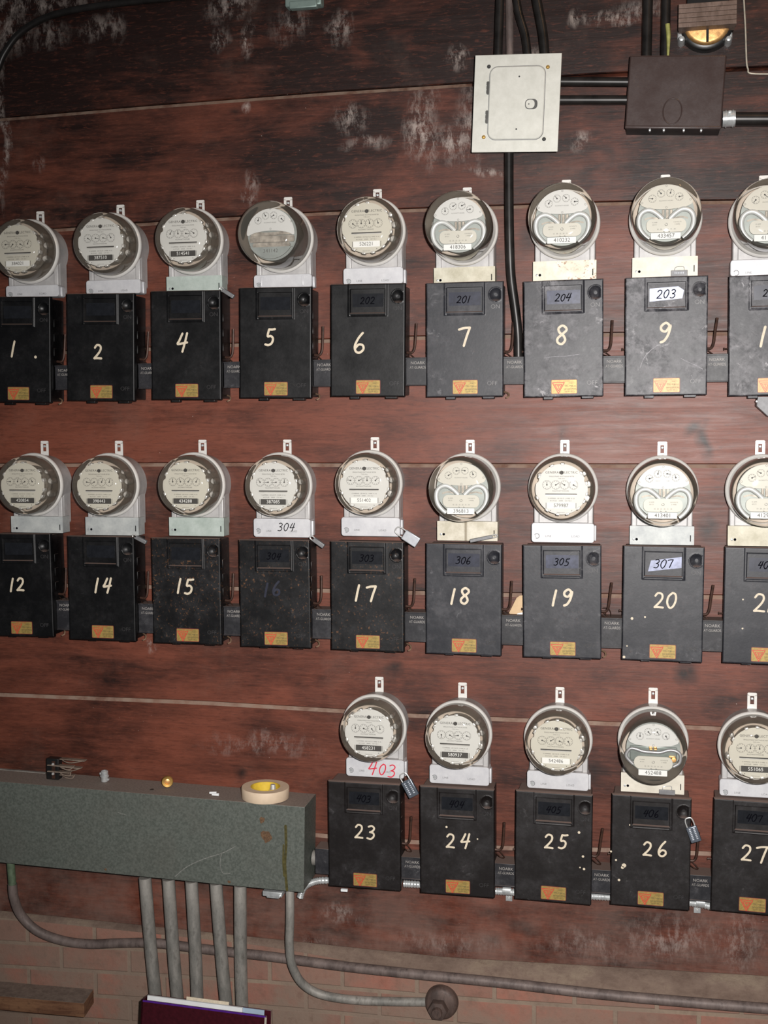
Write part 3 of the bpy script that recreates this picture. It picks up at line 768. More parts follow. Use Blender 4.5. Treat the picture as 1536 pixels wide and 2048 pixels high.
# ------------------------------------------------------------------ wiring troughs between the boxes
def trough(a, c, text=True):
    xa = BOX[a][0]+W/2-.0040; xc = BOX[c][0]-W/2+.0040
    if a == 0: pass
    zc = (BOX[a][1]+BOX[c][1])/2
    q = ((1230, 711), (1230, 766)) if a < 11 else (((1225, 1236), (1225, 1296)) if a < 22 else ((820, 1714), (820, 1759)))
    z1, z0 = at(*q[0], -.0605).z+(BOX[a][1]-(.38 if a < 11 else -.295 if a < 22 else -.948))*.8, at(*q[1], -.0605).z
    w_ = xc-xa
    t = thing('wiring_trough', ((xa+xc)/2, 0, (z0+z1)/2), 'dark steel wiring trough joining switch boxes %s and %s' % (WORD[a], WORD[c]), 'wiring trough', 'short wiring troughs in '+ROWG(a))
    b = MB(); h = (z1-z0)/2
    b.box(-w_/2, w_/2, -.0605, -.0005, -h, h, .0015)
    b.box(-w_/2, w_/2, -.0625, -.058, h-.0035, h+.0005, .0008); b.box(-w_/2, w_/2, -.0625, -.058, -h-.0005, -h+.003, .0008)
    link('trough_body', b.mesh('trough_body', M['trough']), t)
    if text:
        b = MB(); merge_text(b, 'NOARK', .0108, 0, -.0612, h-.014, sx=1.0); merge_text(b, 'AT-GUARDS', .0098, 0, -.0612, h-.026, sx=.80)
        link('stamped_lettering', b.mesh('stamped_lettering', M['emboss']), t)
    return t
for a, c in ((1, 2), (2, 4), (4, 5), (5, 6), (6, 7), (7, 8), (8, 9), (9, 10), (12, 14), (14, 15), (15, 16), (16, 17), (17, 18), (18, 19), (19, 20), (20, 21), (23, 24), (24, 25), (25, 26), (26, 27)):
    trough(a, c)

# ------------------------------------------------------------------ meters
RC = .1425    # height of the glass centre above the foot of the terminal cover
RIMY = -.075
def base_mesh():
    b = MB()
    b.lathe([(.081, -.0005), (.0815, -.03), (.083, -.055), (.085, -.066)], 0, RC, 56, cap0=True)
    b.lathe([(.085, -.066), (.072, -.066)], 0, RC, 56)
    # neck down to the terminal chamber, with two cheeks
    b.box(-.0765, .0765, -.046, -.0005, .030, RC-.02, .004)
    for s in (-1, 1): b.box(s*.076 if s < 0 else .062, s*.062 if s < 0 else .076, -.055, -.044, .040, RC-.035, .003)
    return b.mesh('casing', M['casting'])
def tab_mesh():
    b = MB()
    # hanging lug with a keyhole: two cheeks and a bridge around a real hole
    z0, z1 = RC+.080, RC+.122
    outer = rrect(-.0118, .0118, z0, z1, .003)
    def ring(hole):
        return hole
    # plate with slot: left, right, top, bottom pieces
    b.poly([(-.0118, z0), (-.005, z0), (-.005, z1-.008), (-.0118, z1-.003)], -.0045, -.0012)
    b.poly([(.0118, z0), (.005, z0), (.005, z1-.008), (.0118, z1-.003)][::-1], -.0045, -.0012)
    b.poly([(-.0118, z1-.0085), (.0118, z1-.0085), (.0118, z1-.002), (.0095, z1), (-.0095, z1), (-.0118, z1-.002)], -.0045, -.0012)
    b.poly([(-.0052, z0), (.0052, z0), (.0052, z1-.030), (-.0052, z1-.030)], -.0045, -.0012)
    return b.mesh('hanging_lug', M['rim'])
def lugscrew_mesh():
    b = MB(); b.lathe([(0, -.0085), (.0028, -.0078), (.0038, -.0055), (.0038, -.0008)], 0, RC+.122-.0155, 14); return b.mesh('lug_screw', M['zinc'])
def rim_mesh():
    b = MB(50); R = .0885
    prof = [(R-.011, RIMY+.012), (R-.004, RIMY+.013), (R, RIMY+.009), (R+.0012, RIMY+.004), (R, RIMY-.002), (R-.0035, RIMY-.0050), (R-.0062, RIMY-.0035), (R-.0075, RIMY+.001)]
    b.lathe(prof, 0, RC, 72)
    return b.mesh('rim', M['rim'])
def pan_mesh():
    b = MB(); b.lathe([(0, -.068), (.070, -.068), (.0805, -.071), (.0815, -.078)], 0, RC, 48); return b.mesh('inner_pan', M['pan'])
def glass_mesh(kind):
    b = MB(70)
    if kind == 'A':
        pr = [(.0825, -.074), (.0835, -.080), (.0832, -.110), (.0815, -.128), (.077, -.143), (.070, -.153), (.062, -.157), (.0605, -.1585), (.045, -.1610), (.024, -.1625), (0, -.163)]
    else:
        pr = [(.0825, -.074), (.0835, -.080), (.0835, -.150), (.0828, -.178), (.080, -.193), (.0745, -.203), (.069, -.2065), (.0675, -.208), (.050, -.2115), (.026, -.2135), (0, -.214)]
    b.lathe([(r, y) for r, y in pr], 0, RC, 72)
    return b.mesh('glass_cover', M['glass' if kind == 'A' else 'glass_clean'])
def tplate_mesh(kind, h):
    """terminal cover; foot at z = 0, front near y = -.062, h its height above the foot"""
    b = MB(40); z1 = .0512; z0 = z1-h
    if kind == 'old':
        b.poly(rrect(-.080, .080, z0, z1, .0015, 3), -.0622, -.020)
    else:
        o = rrect(-.0815, .0795, z0, z1, .0075, 5); i = rrect(-.0803, .0783, z0+.0012, z1-.0012, .0065, 5)
        n = len(o)
        va = [b.b.verts.new((x, -.0622, z)) for x, z in i]; vb = [b.b.verts.new((x, -.0610, z)) for x, z in o]; vc = [b.b.verts.new((x, -.020, z)) for x, z in o]
        b.b.faces.new(va); b.b.faces.new(vc[::-1])
        for k in range(n):
            j = (k+1) % n; b.b.faces.new((va[k], vb[k], vb[j], va[j])); b.b.faces.new((vb[k], vc[k], vc[j], vb[j]))
        b.box(.0788, .0845, -.050, -.030, max(z0, .004), z1-.006, .0025)
        if kind == 'ribbed':
            for xx in (-.060, .055): b.box(xx-.0022, xx+.0022, -.0640, -.060, max(z0, .004)+.004, z1-.005, .0015)
    return b
def add_bolt(b, kind, z0):
    z = max(.0165, z0+.0085)
    if kind == 'old':
        b.mi = 1; b.lathe([(0, -.0645), (.0028, -.0638), (.0036, -.0615)], -.070, z, 12); b.mi = 2; b.lathe([(0, -.0626), (.0034, -.0625)], -.0625, z, 12)
        b.box(.0700, .0722, -.0630, -.0615, z-.004, z+.012)
    else:
        b.mi = 1; b.lathe([(0, -.0642), (.0042, -.0640), (.0052, -.0615)], -.0675, z, 14); b.mi = 2
        for a0 in (0,): b.ribbon(circ(-.0675, z, .0064, 14, -110, 150), .0010, -.0626)
def bow(s, b, cx, cz, k, y):
    """one arm of the bow-shaped magnet, s = -1 left, 1 right; k metres per zoom pixel"""
    P = [(40, -82), (120, -5), (205, 42), (285, 30), (338, -25), (352, -110), (330, -210), (270, -290), (215, -335)]
    pts = [Vector((cx+s*x*k, y, cz+z*k)) for x, z in P]
    b.tube(catmull(pts, 5), .0062, 10)
def clock(b, cx, cz, r, y, full=True):
    # a thin printed circle with ticks
    b.ribbon(circ(cx, cz, r, 22, 8, 352), .00055, y)
    for i in range(10):
        a = 2*PI*i/10; b.ribbon([(cx+r*.72*math.cos(a), cz+r*.72*math.sin(a)), (cx+r*.93*math.cos(a), cz+r*.93*math.sin(a))], .0007, y, 4)
def pointer_mesh():
    b = MB(); b.poly(circ(0, 0, .0020, 12), -.0005, 0); b.poly([(-.0009, 0), (.0009, 0), (.0004, .0092), (-.0004, .0092)][::-1], -.0006, 0); return b.mesh('pointer', M['print'])
PTR = pointer_mesh()
DYA = -.137
def faceA_mesh(mat):
    b = MB(); R = .0640
    pts = []
    for i in range(96):
        a = 2*PI*i/96; r = R
        for a0 in (math.radians(160), math.radians(20), math.radians(-22), math.radians(-158)):
            d = abs((a-a0+PI) % (2*PI)-PI)
            if d < .075: r = R-.0045*(1-(d/.075)**2)
        if abs(math.degrees(a) % 360-180) < 13 or abs((math.degrees(a)+180) % 360-180) < 13: r = R+.0015
        pts.append((r*math.cos(a), RC+r*math.sin(a)))
    b.poly(pts, DYA, DYA+.0015)
    return b.mesh('dial_face', mat)
def printA_mesh():
    b = MB(); y = DYA-.0003; z = RC
    merge_text(b, 'GENERAL', .0085, -.0215, y, z+.0425, sx=.98, spacing=1.1); merge_text(b, 'ELECTRIC', .0085, .0215, y, z+.0425, sx=.95, spacing=1.1)
    b.poly(circ(0, z+.0422, .0050, 20), y, y+.0002)
    b.ribbon([(-.0025, z+.040), (0, z+.0435), (.0028, z+.0450)], .0007, y-.0002)
    merge_text(b, 'SINGLE-PHASE WATTHOUR METER', .0040, 0, y, z+.0325); merge_text(b, 'TYPE I-50-A', .0034, 0, y, z+.0272)
    for cx in (-.0365, -.0143, .0076, .0300): clock(b, cx, z+.0112, .0112, y)
    merge_text(b, 'KILOWATTHOURS', .0045, -.002, y, z-.0042, spacing=1.1)
    b.box(-.0405, .0385, y-.0001, y+.0002, z-.0138, z-.0108)
    merge_text(b, '15 AMPERES  120 VOLTS  2 WIRE  K 1.8', .0040, -.001, y, z-.0232, sx=.98); merge_text(b, '60 CYCLES     200000     CAT. NO. 1', .0036, -.001, y, z-.0290, sx=.98)
    b.ribbon([(-.0385, z-.0345), (-.0385, z-.0475)], .0011, y); b.ribbon([(.0365, z-.0345), (.0365, z-.0475)], .0011, y)
    merge_text(b, 'MADE IN U.S.A.', .0030, -.001, y, z-.0585)
    for xx in (-.027, .026): b.poly(circ(xx, z-.0535, .0011, 8), y, y+.0002)
    return b.mesh('dial_lettering', M['print'])
def slotA_mesh():
    b = MB(); b.box(-.0395, .0375, DYA-.0006, DYA+.0002, RC-.0162, RC-.0138); return b.mesh('disc_edge', M['silver'])
def mechA_mesh():
    b = MB(40)
    b.lathe([(.054, -.068), (.056, -.090), (.058, -.118), (.061, -.130), (.062, DYA+.0016), (0, DYA+.0017)], 0, RC, 40)
    rnd = random.Random(5)
    return b.mesh('mechanism', M['mech'])
def fitA_mesh():
    b = MB(40)
    for a in (88, 112, 150, 200, 236, 262, 284, 312, 332, 350, 14, 40):
        r = .0640; x, z = r*math.cos(math.radians(a)), r*math.sin(math.radians(a))
        Mx = Matrix.Translation((x, 0, RC+z)) @ Matrix.Rotation(-math.radians(a), 4, 'Y')
        b.box(-.0030, .0030, -.1385, -.122, -.0050, .0050, .0018, 2, Mx)
    for a, rr in ((35, .0075), (10, .0095), (-22, .010), (150, .007), (200, .008)):
        r = .0665; b.lathe([(0, -.1035), (rr*.7, -.102), (rr, -.097), (rr*.9, -.070)], r*math.cos(math.radians(a)), RC+r*math.sin(math.radians(a)), 14)
    return b.mesh('frame_fittings', M['silver'])
def serial_mesh(dark):
    b = MB(); b.poly(rrect(-.0360, .0340, -.0074, .0074, .0015), -.0006, 0); return b.mesh('serial_plate', M['print'] if dark else M['paper'])
SER = {0: serial_mesh(0), 1: serial_mesh(1)}
DYB = -.168
K = .000184
def faceB_mesh(mat):
    b = MB(); R = .0670
    top = circ(0, RC, R, 32, 22, 158)       # upper arc
    lo = cat2([(-.0590, RC+.0190), (-.045, RC+.0130), (-.022, RC+.0095), (0, RC+.0085), (.022, RC+.0095), (.045, RC+.0130), (.0590, RC+.0190)], 4)
    b.poly(top+lo, DYB, DYB+.002)
    return b.mesh('dial_face', mat)
DB = ((-.0330, .0345), (-.0128, .0460), (.0092, .0465), (.0300, .0370))
def printB_mesh():
    b = MB(); y = DYB-.0003
    for cx, cz in DB: clock(b, cx, RC+cz, .0092, y)
    merge_text(b, 'KILOWATT HOURS', .0038, -.001, y, RC+.0285)
    for cx, cz in ((-.0575, .0255), (.0560, .0295), (0, .0640), (0, .0125)):
        b.ribbon(circ(cx, RC+cz, .0022, 10, 0, 350), .0006, y)
    return b.mesh('dial_lettering', M['printgrey'])
def backB_mesh():
    b = MB(); b.lathe([(.062, -.068), (.064, -.110), (.066, -.140), (.0665, -.152), (0, -.1525)], 0, RC, 48); return b.mesh('mechanism_frame', M['mechlight'])
def bowB_mesh():
    b = MB(60)
    for s in (-1, 1): bow(s, b, 0, RC, K, -.166)
    return b.mesh('bow_magnet', M['magnet'])
def darkB_mesh():
    b = MB()
    for x0, x1 in ((-.0012, .0060), (.0085, .0150), (-.0100, -.0040)): b.box(x0, x1, -.160, -.1525, RC-.012, RC+.009, .001)
    for s in (-1, 1):
        b.ribbon(cat2([(s*.050, RC-.012), (s*.036, RC-.0085), (s*.018, RC-.0120)], 5), .0040, -.1545)
    return b.mesh('disc_gap', M['mech'])
def nameB_mesh():
    b = MB(); b.poly(rrect(-.0470, .0470, RC-.0470, RC-.0150, .0140, 6), -.1735, -.1700); return b.mesh('name_plate', M['dialcream'])
def nameprB_mesh():
    b = MB(); y = -.1738; z = RC
    b.ribbon(circ(0, z-.029, .0030, 12, -200, 110), .0010, y)
    for xx, zz, s_ in ((-.027, -.0235, '15 AMP.'), (-.027, -.0290, '60 CY.'), (.026, -.0235, '110 VOLTS'), (.026, -.0290, '2 WIRE')): merge_text(b, s_, .0040, xx, y, z+zz)
    merge_text(b, '10 . 20 . 23 . 25 . 31 . 33', .0045, 0, y, z-.0400)
    for xx in (-.006, .006): b.ribbon([(xx, z-.0453), (xx+.002, z-.0462)], .0014, y)
    return b.mesh('plate_lettering', M['printgrey'])
def barD_mesh():
    b = MB(60); y = -.166
    P = [(-265, -205), (-345, -120), (-350, -60), (-300, 5), (-220, 0), (-135, -25), (0, -32), (90, -30), (200, 5), (290, 0), (348, -45), (352, -120), (330, -170), (262, -215)]
    b.tube(catmull([Vector((x*.000187, y, RC+z*.000187)) for x, z in P], 5), .0042, 10); return b.mesh('bow_magnet', M['lockbody'])
def darkD_mesh():
    b = MB(); b.box(-.058, .058, -.156, -.1526, RC-.033, RC+.006, .003); return b.mesh('disc_gap', M['greydark'])
M['greydark'] = simple('grey_green_mechanism', (.17, .20, .19, 1), .45, .3, .3, 40)
def brassD_mesh():
    b = MB()
    for x, z in ((-.007, .007), (.004, .007), (-.006, .0025), (.005, .0025)): b.box(x-.004, x+.004, -.172, -.156, RC+z-.0018, RC+z+.0018, .001)
    b.box(.038, .054, -.162, -.156, RC-.019, RC-.015, .001); b.lathe([(0, -.165), (.006, -.164), (.007, -.156)], .050, RC-.024, 14)
    return b.mesh('brass_fittings', M['brass'])
def plainC_mesh():
    b = MB()
    b.poly(rrect(-.060, .060, RC-.020, RC-.0035, .004), -.158, -.1526)
    b.poly(cat2([(-.056, RC+.010), (-.02, RC+.005), (.02, RC+.006), (.055, RC+.012)], 4)[::1]+[(.055, RC-.002), (-.056, RC-.004)], -.161, -.157)
    b.poly(rrect(-.050, .050, RC-.034, RC-.022, .005), -.164, -.156)
    return b.mesh('disc_gap', M['mech'])
def lowC_mesh():
    b = MB(); b.poly(circ(0, RC, .064, 30, 212, 328), -.170, -.166); b.box(-.058, .058, -.169, -.165, RC-.034, RC-.0335)
    return b.mesh('name_plate', M['mechlight'])
def dialC_mesh():
    b = MB(); R = .064; b.poly(circ(0, RC, R, 36, -2, 182)+cat2([(-.060, RC-.004), (-.04, RC+.004), (0, RC+.008), (.04, RC+.004), (.060, RC-.004)], 4), DYB, DYB+.002); return b.mesh('dial_face', M['dialwhite'])
CASE, TAB, LSC, RIM, PAN = base_mesh(), tab_mesh(), lugscrew_mesh(), rim_mesh(), pan_mesh()
GLA, GLB = glass_mesh('A'), glass_mesh('B')
FA = {m: faceA_mesh(M[m]) for m in ('dialwhite', 'dialcream')}; FB = {m: faceB_mesh(M[m]) for m in ('dialwhite', 'dialcream')}
PRA, PRB, SLA, MEA, FTA, BKB, BWB, DKB, NMB, NPB = printA_mesh(), printB_mesh(), slotA_mesh(), mechA_mesh(), fitA_mesh(), backB_mesh(), bowB_mesh(), darkB_mesh(), nameB_mesh(), nameprB_mesh()
BAR, DKD, BRD, PLC, LWC, DLC = barD_mesh(), darkD_mesh(), brassD_mesh(), plainC_mesh(), lowC_mesh(), dialC_mesh()

# n: (px, py of the rim centre, type, plate kind, plate finish, serial, dark serial, dial finish)
MET = {1: (58, 503, 'A', 'new', 'pl_new', '384021', 0, 'dialcream'), 2: (221, 491, 'A', 'new', 'pl_new', '387510', 1, 'dialwhite'), 4: (383.5, 482.5, 'A', 'old', 'pl_green', '514541', 1, 'dialwhite'),
       5: (562, 478, 'C', 'ribbed', 'pl_new', '341142', 0, 'dialwhite'), 6: (744, 463, 'A', 'new', 'pl_new', '526221', 0, 'dialcream'), 7: (927, 461, 'B', 'old', 'pl_beige', '418306', 0, 'dialwhite'),
       8: (1129, 447, 'B', 'old', 'pl_rust', '410232', 0, 'dialwhite'), 9: (1331, 438, 'B', 'old', 'pl_cream', '433457', 0, 'dialcream'), 10: (1532, 441, 'B', 'new', 'pl_new', '411806', 0, 'dialcream'),
       12: (67, 969, 'A', 'old', 'pl_galv', '420854', 1, 'dialcream'), 14: (218, 970, 'A', 'old', 'pl_galv', '398443', 1, 'dialcream'), 15: (388, 969.5, 'A', 'old', 'pl_green', '434288', 1, 'dialcream'),
       16: (560.5, 970.5, 'A', 'new', 'pl_new', '387085', 1, 'dialwhite'), 17: (739, 967, 'A', 'new', 'pl_new', '551402', 0, 'dialwhite'), 18: (933, 974, 'B', 'old', 'pl_streak', '396813', 0, 'dialcream'),
       19: (1126, 976, 'A', 'new', 'pl_new', '579987', 0, 'dialwhite'), 20: (1324.7, 981, 'B', 'old', 'pl_galv', '413401', 0, 'dialwhite'), 21: (1524.5, 980, 'B', 'old', 'pl_beige', '412965', 0, 'dialcream'),
       23: (748, 1454, 'A', 'new', 'pl_new', '458231', 1, 'dialwhite'), 24: (917.5, 1467, 'A', 'new', 'pl_new', '580937', 1, 'dialwhite'), 25: (1116, 1478, 'A', 'new', 'pl_new', '542486', 0, 'dialcream'),
       26: (1306, 1481, 'D', 'old', 'pl_cream', '452488', 0, 'dialwhite'), 27: (1508, 1493, 'A', 'new', 'pl_new', '551065', 1, 'dialcream')}
MLAB = {'A': 'round dial face', 'B': 'bow-shaped silver magnet', 'C': 'deep cloudy glass', 'D': 'flat bar magnet under an eye-shaped dial'}
MORE = {4: 'greenish terminal cover', 5: 'white ribbed cover', 7: 'beige terminal cover', 8: 'rust-spotted cream terminal cover', 9: 'clean cream terminal cover', 16: '304 written on its cover', 23: 'red 403 written on its cover',
        18: 'brown drip down its terminal cover', 17: 'padlock at its right corner', 19: 'brightest white terminal cover'}
POINT = {17: (80, -70, 0, -40), 6: (-130, 0, 10, 20), 15: (0, 20, -40, -30), 19: (0, -60, 60, -120), 25: (-110, -60, -110, -150), 24: (180, -120, 100, -110), 7: (0, -60, -70, 100), 26: (0, -140, -145, -150)}
METO = {}; _pm = {}
for n, (px, py, ty, pk, pf, ser, dk, df) in MET.items():
    p = at(px, py, RIMY); x, z = p.x, p.z-RC
    top = BOX[n][1]+H/2
    hcap = min(.0512, p.z-.0912-top-.0008+.0)
    lab = 'electric meter above switch box %s, %s' % (WORD[n], MLAB[ty]) + (', '+MORE[n] if n in MORE else '')
    t = thing('electric_meter', (x, 0, z), lab, 'electric meter', 'electric meters in '+ROWG(n)); METO[n] = (t, x, z)
    z0 = .0512-hcap
    link('casing', CASE, t); link('hanging_lug', TAB, t); link('lug_screw', LSC, t); link('rim', RIM, t); link('inner_pan', PAN, t)
    link('glass_cover', GLA if ty == 'A' else GLB, t)
    b = tplate_mesh(pk, hcap); add_bolt(b, pk if pk == 'old' else 'new', z0)
    tp = link('terminal_cover', b.mesh('terminal_cover', [M[pf], M['zinc'], M['ink']]), t)
    if pk == 'new':
        b = MB(); zz = max(.0165, z0+.0085); link('line_lettering', text_mesh('LINE', .0072, M['greyink'], .0004, spacing=1.1), tp, (-.038, -.0625, zz)); link('load_lettering', text_mesh('LOAD', .0072, M['greyink'], .0004, spacing=1.1), tp, (.032, -.0625, zz))
    if n == 16:
        b = MB()
        for i, c_ in enumerate('304'): glyph(b, c_, -.005+i*.0165, .028, .0215, .0022, -.0626, .15)
        link('handwriting', b.mesh('handwriting', M['ink']), tp)
    if n == 23:
        b = MB()
        for i, (c_, xx) in enumerate((('4', -.008), ('0', .020), ('3', .046))): glyph(b, c_, xx, .026-i*.003, (.038, .030, .034)[i], .0032, -.0626, .12)
        link('handwriting', b.mesh('handwriting', M['redink']), tp)
    rnd = random.Random(n)
    if ty == 'A':
        link('mechanism', MEA, t); link('frame_fittings', FTA, t)
        f = link('dial_face', FA[df], t); link('dial_lettering', PRA, f); link('disc_edge', SLA, f)
        sp = link('serial_plate', SER[dk], f, (0, DYA-.0001, RC-.0410))
        link('serial_number', text_mesh(ser, .0125, M['paper'] if dk else M['print'], 0, sx=.95, spacing=1.05), f, (-.001, DYA-.0011, RC-.0410))
        cs = [(cx, .0112) for cx in (-.0365, -.0143, .0076, .0300)]; yy = DYA-.0008
    else:
        link('mechanism_frame', BKB, t)
        if ty == 'B': link('bow_magnet', BWB, t); link('disc_gap', DKB, t)
        if ty == 'D': link('disc_gap', DKD, t); link('bow_magnet', BAR, t); link('brass_fittings', BRD, t)
        if ty == 'C': link('disc_gap', PLC, t)
        f = link('dial_face', DLC if ty == 'C' else FB[df], t); link('dial_lettering', PRB, f)
        if ty != 'C':
            g = link('name_plate', NMB, t); link('plate_lettering', NPB, g)
        else: g = link('name_plate', LWC, t)
        if ty != 'C':
            sp = link('serial_plate', SER[0], g, (0, -.1745, RC-.0560))
            link('serial_number', text_mesh(ser, .0135, M['print'], 0, sx=.95, spacing=1.05), g, (0, -.1757, RC-.0560))
        else: link('serial_number', text_mesh(ser, .0135, M['printgrey'], 0, sx=.95, spacing=1.05), g, (0, -.1703, RC-.0440))
        cs = DB; yy = DYB-.0008
    ang = POINT.get(n, tuple(rnd.randint(-150, 150) for _ in range(4)))
    for (cx, cz), a in zip(cs, ang): link('pointer', PTR, f, (cx, yy, RC+cz), (0, -math.radians(a), 0))

# ------------------------------------------------------------------ padlocks and tags
def padlock(n, p0, p1, wpx, Y, mat, label, depth=.012, sh0=None, sh1=None, marks=False):
    """body from pixel p0 (shackle end) to p1 (far end)"""
    a, c = at(*p0, Y), at(*p1, Y); d = (c-a); L = d.length; ang = math.atan2(d.x, -d.z)
    t = thing('padlock', a, label, 'padlock', 'padlocks on the meters and boxes', (0, -ang, 0))
    w_ = wpx/740
    b = MB(); b.box(-w_/2, w_/2, -depth/2, depth/2, -L, 0, min(.002, depth*.3)); link('lock_body', b.mesh('lock_body', M[mat]), t)
    b = MB(); s = w_*.36; hh = sh0 or .018
    b.tube([(-s, 0, -.003), (-s, 0, hh*.6), (-s*.6, 0, hh), (s*.6, 0, hh), (s, 0, hh*.6), (s, 0, -.003)], .0017, 8, smooth=4)
    link('shackle', b.mesh('shackle', M['silver']), t)
    if marks:
        b = MB()
        for j, xx in enumerate((-w_*.2, w_*.2)):
            for i in range(7):
                zz = -L*.12-i*L*.11; b.box(xx-.0022, xx+.0022, -depth/2-.0004, -depth/2, zz-.0012, zz+.0012)
        link('stamped_marks', b.mesh('stamped_marks', M['emboss_l']), t)
    return t
M['emboss_l'] = simple('pale_stamped_marks', (.52, .55, .60, 1), .5)
padlock(17, (808, 1068), (836, 1086), 21, -.085, 'lockbody', 'large dull silver padlock hanging from the meter above switch box seventeen', sh0=.024)
padlock(23, (812, 1561), (829, 1592), 22, -.085, 'lockdark', 'dark grey padlock hanging from the meter above switch box twenty-three', marks=True, sh0=.020)
padlock(26, (1382, 1653), (1393, 1683), 20, -.108, 'lockdark', 'dark grey padlock on the right edge of switch box twenty-six', marks=True, sh0=.022)
padlock(4, (446, 580), (468, 594), 8, -.085, 'tag', 'thin grey padlock seen edge-on above switch box four', sh0=.010)
padlock(14, (272, 1074), (293, 1085), 8, -.085, 'tag', 'thin grey padlock seen edge-on above switch box fourteen', sh0=.010)
padlock(16, (627, 1078), (648, 1093), 9, -.085, 'tag', 'thin grey padlock seen edge-on above switch box sixteen', sh0=.010)
padlock(18, (985, 1073), (940, 1082), 7, -.080, 'tag', 'grey padlock lying flat on top of switch box eighteen', sh0=.012)
def sealtag(px0, py0, px1, py1, Y, label, mk):
    a, c = at(px0, py0, Y), at(px1, py1, Y)
    t = thing('seal_tag', ((a.x+c.x)/2, Y, c.z), label, 'seal tag')
    w_, h_ = c.x-a.x, a.z-c.z
    b = MB(); b.box(-w_/2, w_/2, -.003, .003, 0, h_, .001); link('tag_plate', b.mesh('tag_plate', M['tag']), t)
    b = MB(); b.tube([(-w_*.3, 0, h_-.001), (-w_*.2, 0, h_+.008), (w_*.25, .004, h_+.009), (w_*.3, .006, h_-.001)], .0008, 6, smooth=4); link('tag_wire', b.mesh('tag_wire', M['zinc']), t)
    if mk:
        b = MB()
        for i in range(6): b.box(-w_*.28+i*w_*.1, -w_*.28+i*w_*.1+.0022, -.0034, -.003, h_*.45, h_*.7)
        link('stamped_marks', b.mesh('stamped_marks', M['emboss_l']), t)
sealtag(1342, 541, 1375, 553, -.070, 'small grey seal tag at the foot of the cream terminal cover above switch box nine', True)
sealtag(1318, 1579, 1350, 1590, -.070, 'small plain grey seal tag on the terminal cover above switch box twenty-six', False)

# ------------------------------------------------------------------ upper panels and pipes
def pipe(name, pts, Y, r, mat, label, cat, group=None, smooth=0, seg=14):
    P = [at(px, py, (y if y is not None else Y)) for px, py, y in [(q+(None,))[:3] for q in pts]]
    o0 = P[0]
    b = MB(60); b.tube([p-o0 for p in P], r, seg, smooth=smooth)
    o = link(name, b.mesh(name, M[mat]), None, o0)
    return tag(o, label, cat, group)
def white_panel():
    Y = -.105
    A, Bq, C_, D_ = at(949, 110, Y), at(1122, 107, Y), at(1117, 303, Y), at(945, 305, Y)
    cx, cz = (A.x+Bq.x+C_.x+D_.x)/4, (A.z+Bq.z+C_.z+D_.z)/4; w_ = ((Bq-A).length+(C_-D_).length)/4; h_ = ((A-D_).length+(Bq-C_).length)/4
    t = thing('breaker_panel', (cx, 0, cz), 'off-white metal panel with a small hinged door, high on the wall', 'electrical panel', rot=(0, -math.atan2(Bq.z-A.z, Bq.x-A.x)*.8, 0))
    L = lambda px, py: ((at(px, py, Y)-Vector((cx, Y, cz))).x, (at(px, py, Y)-Vector((cx, Y, cz))).z)
    b = MB(); b.box(-w_+.022, w_-.022, Y+.004, -.0005, -h_+.022, h_-.022, .003); link('body', b.mesh('body', M['enamel_brown']), t)
    b = MB(); b.box(-w_, w_, Y-.0015, Y+.004, -h_, h_, .0012); link('cover', b.mesh('cover', M['panel_white']), t)
    x0, z1 = L(978, 137); x1, z0 = L(1088, 276)
    b = MB(); b.poly(rrect(x0-.0018, x1+.0018, z0-.0018, z1+.0018, .022, 8), Y-.0019, Y); b2 = b.mesh('door_gap', M['greyink']); link('door_gap', b2, t)
    b = MB(30); o = rrect(x0, x1, z0, z1, .020, 8); i = rrect(x0+.002, x1-.002, z0+.002, z1-.002, .018, 8)
    va = [b.b.verts.new((x, Y-.0052, z)) for x, z in i]; vb = [b.b.verts.new((x, Y-.0035, z)) for x, z in o]; vc = [b.b.verts.new((x, Y-.001, z)) for x, z in o]
    b.b.faces.new(va)
    for k in range(len(o)):
        j = (k+1) % len(o); b.b.faces.new((va[k], vb[k], vb[j], va[j])); b.b.faces.new((vb[k], vc[k], vc[j], vb[j]))
    d = link('door', b.mesh('door', M['panel_white']), t)
    kx, kz = L(1063, 208)
    b = MB(); b.mi = 0; b.poly(rrect(kx-.0155, kx+.0155, kz-.0125, kz+.0125, .010, 6), Y-.0060, Y-.004); b.mi = 1; b.poly(rrect(kx-.0135, kx+.0085, kz-.0105, kz+.0105, .009, 6), Y-.0066, Y-.004)
    b.mi = 0; b.poly(circ(kx-.006, kz, .0018, 10), Y-.0069, Y-.006); b.box(kx+.009, kx+.014, Y-.0068, Y-.005, kz-.008, kz+.008, .0008)
    link('latch', b.mesh('latch', [M['printgrey'], M['panel_white']]), d)
    for py in (179, 237):
        hx, hz = L(974.5, py); b = MB(); b.box(hx-.002, hx+.0035, Y-.0050, Y-.001, hz-.016, hz+.016, .001)
        for k in range(3): b.tube([(hx-.001, Y-.005, hz-.014+k*.010), (hx-.001, Y-.005, hz-.006+k*.010)], .0020, 8)
        link('hinge', b.mesh('hinge', M['printgrey']), d)
    for px, py in ((1037, 154), (1035, 259)):
        sx, sz = L(px, py); b = MB(); b.poly(circ(sx, sz, .0022, 10), Y-.0058, Y-.005); link('door_rivet', b.mesh('door_rivet', M['print']), d)
    for px, py, m in ((975, 136, 'print'), (1093, 132, 'brassy'), (970, 277, 'brassy'), (1091, 276, 'print')):
        sx, sz = L(px, py); b = MB(); b.lathe([(0, Y-.0042), (.003, Y-.0038), (.0052, Y-.0012)], sx, sz, 14); link('corner_screw', b.mesh('corner_screw', M[m]), t)
white_panel()
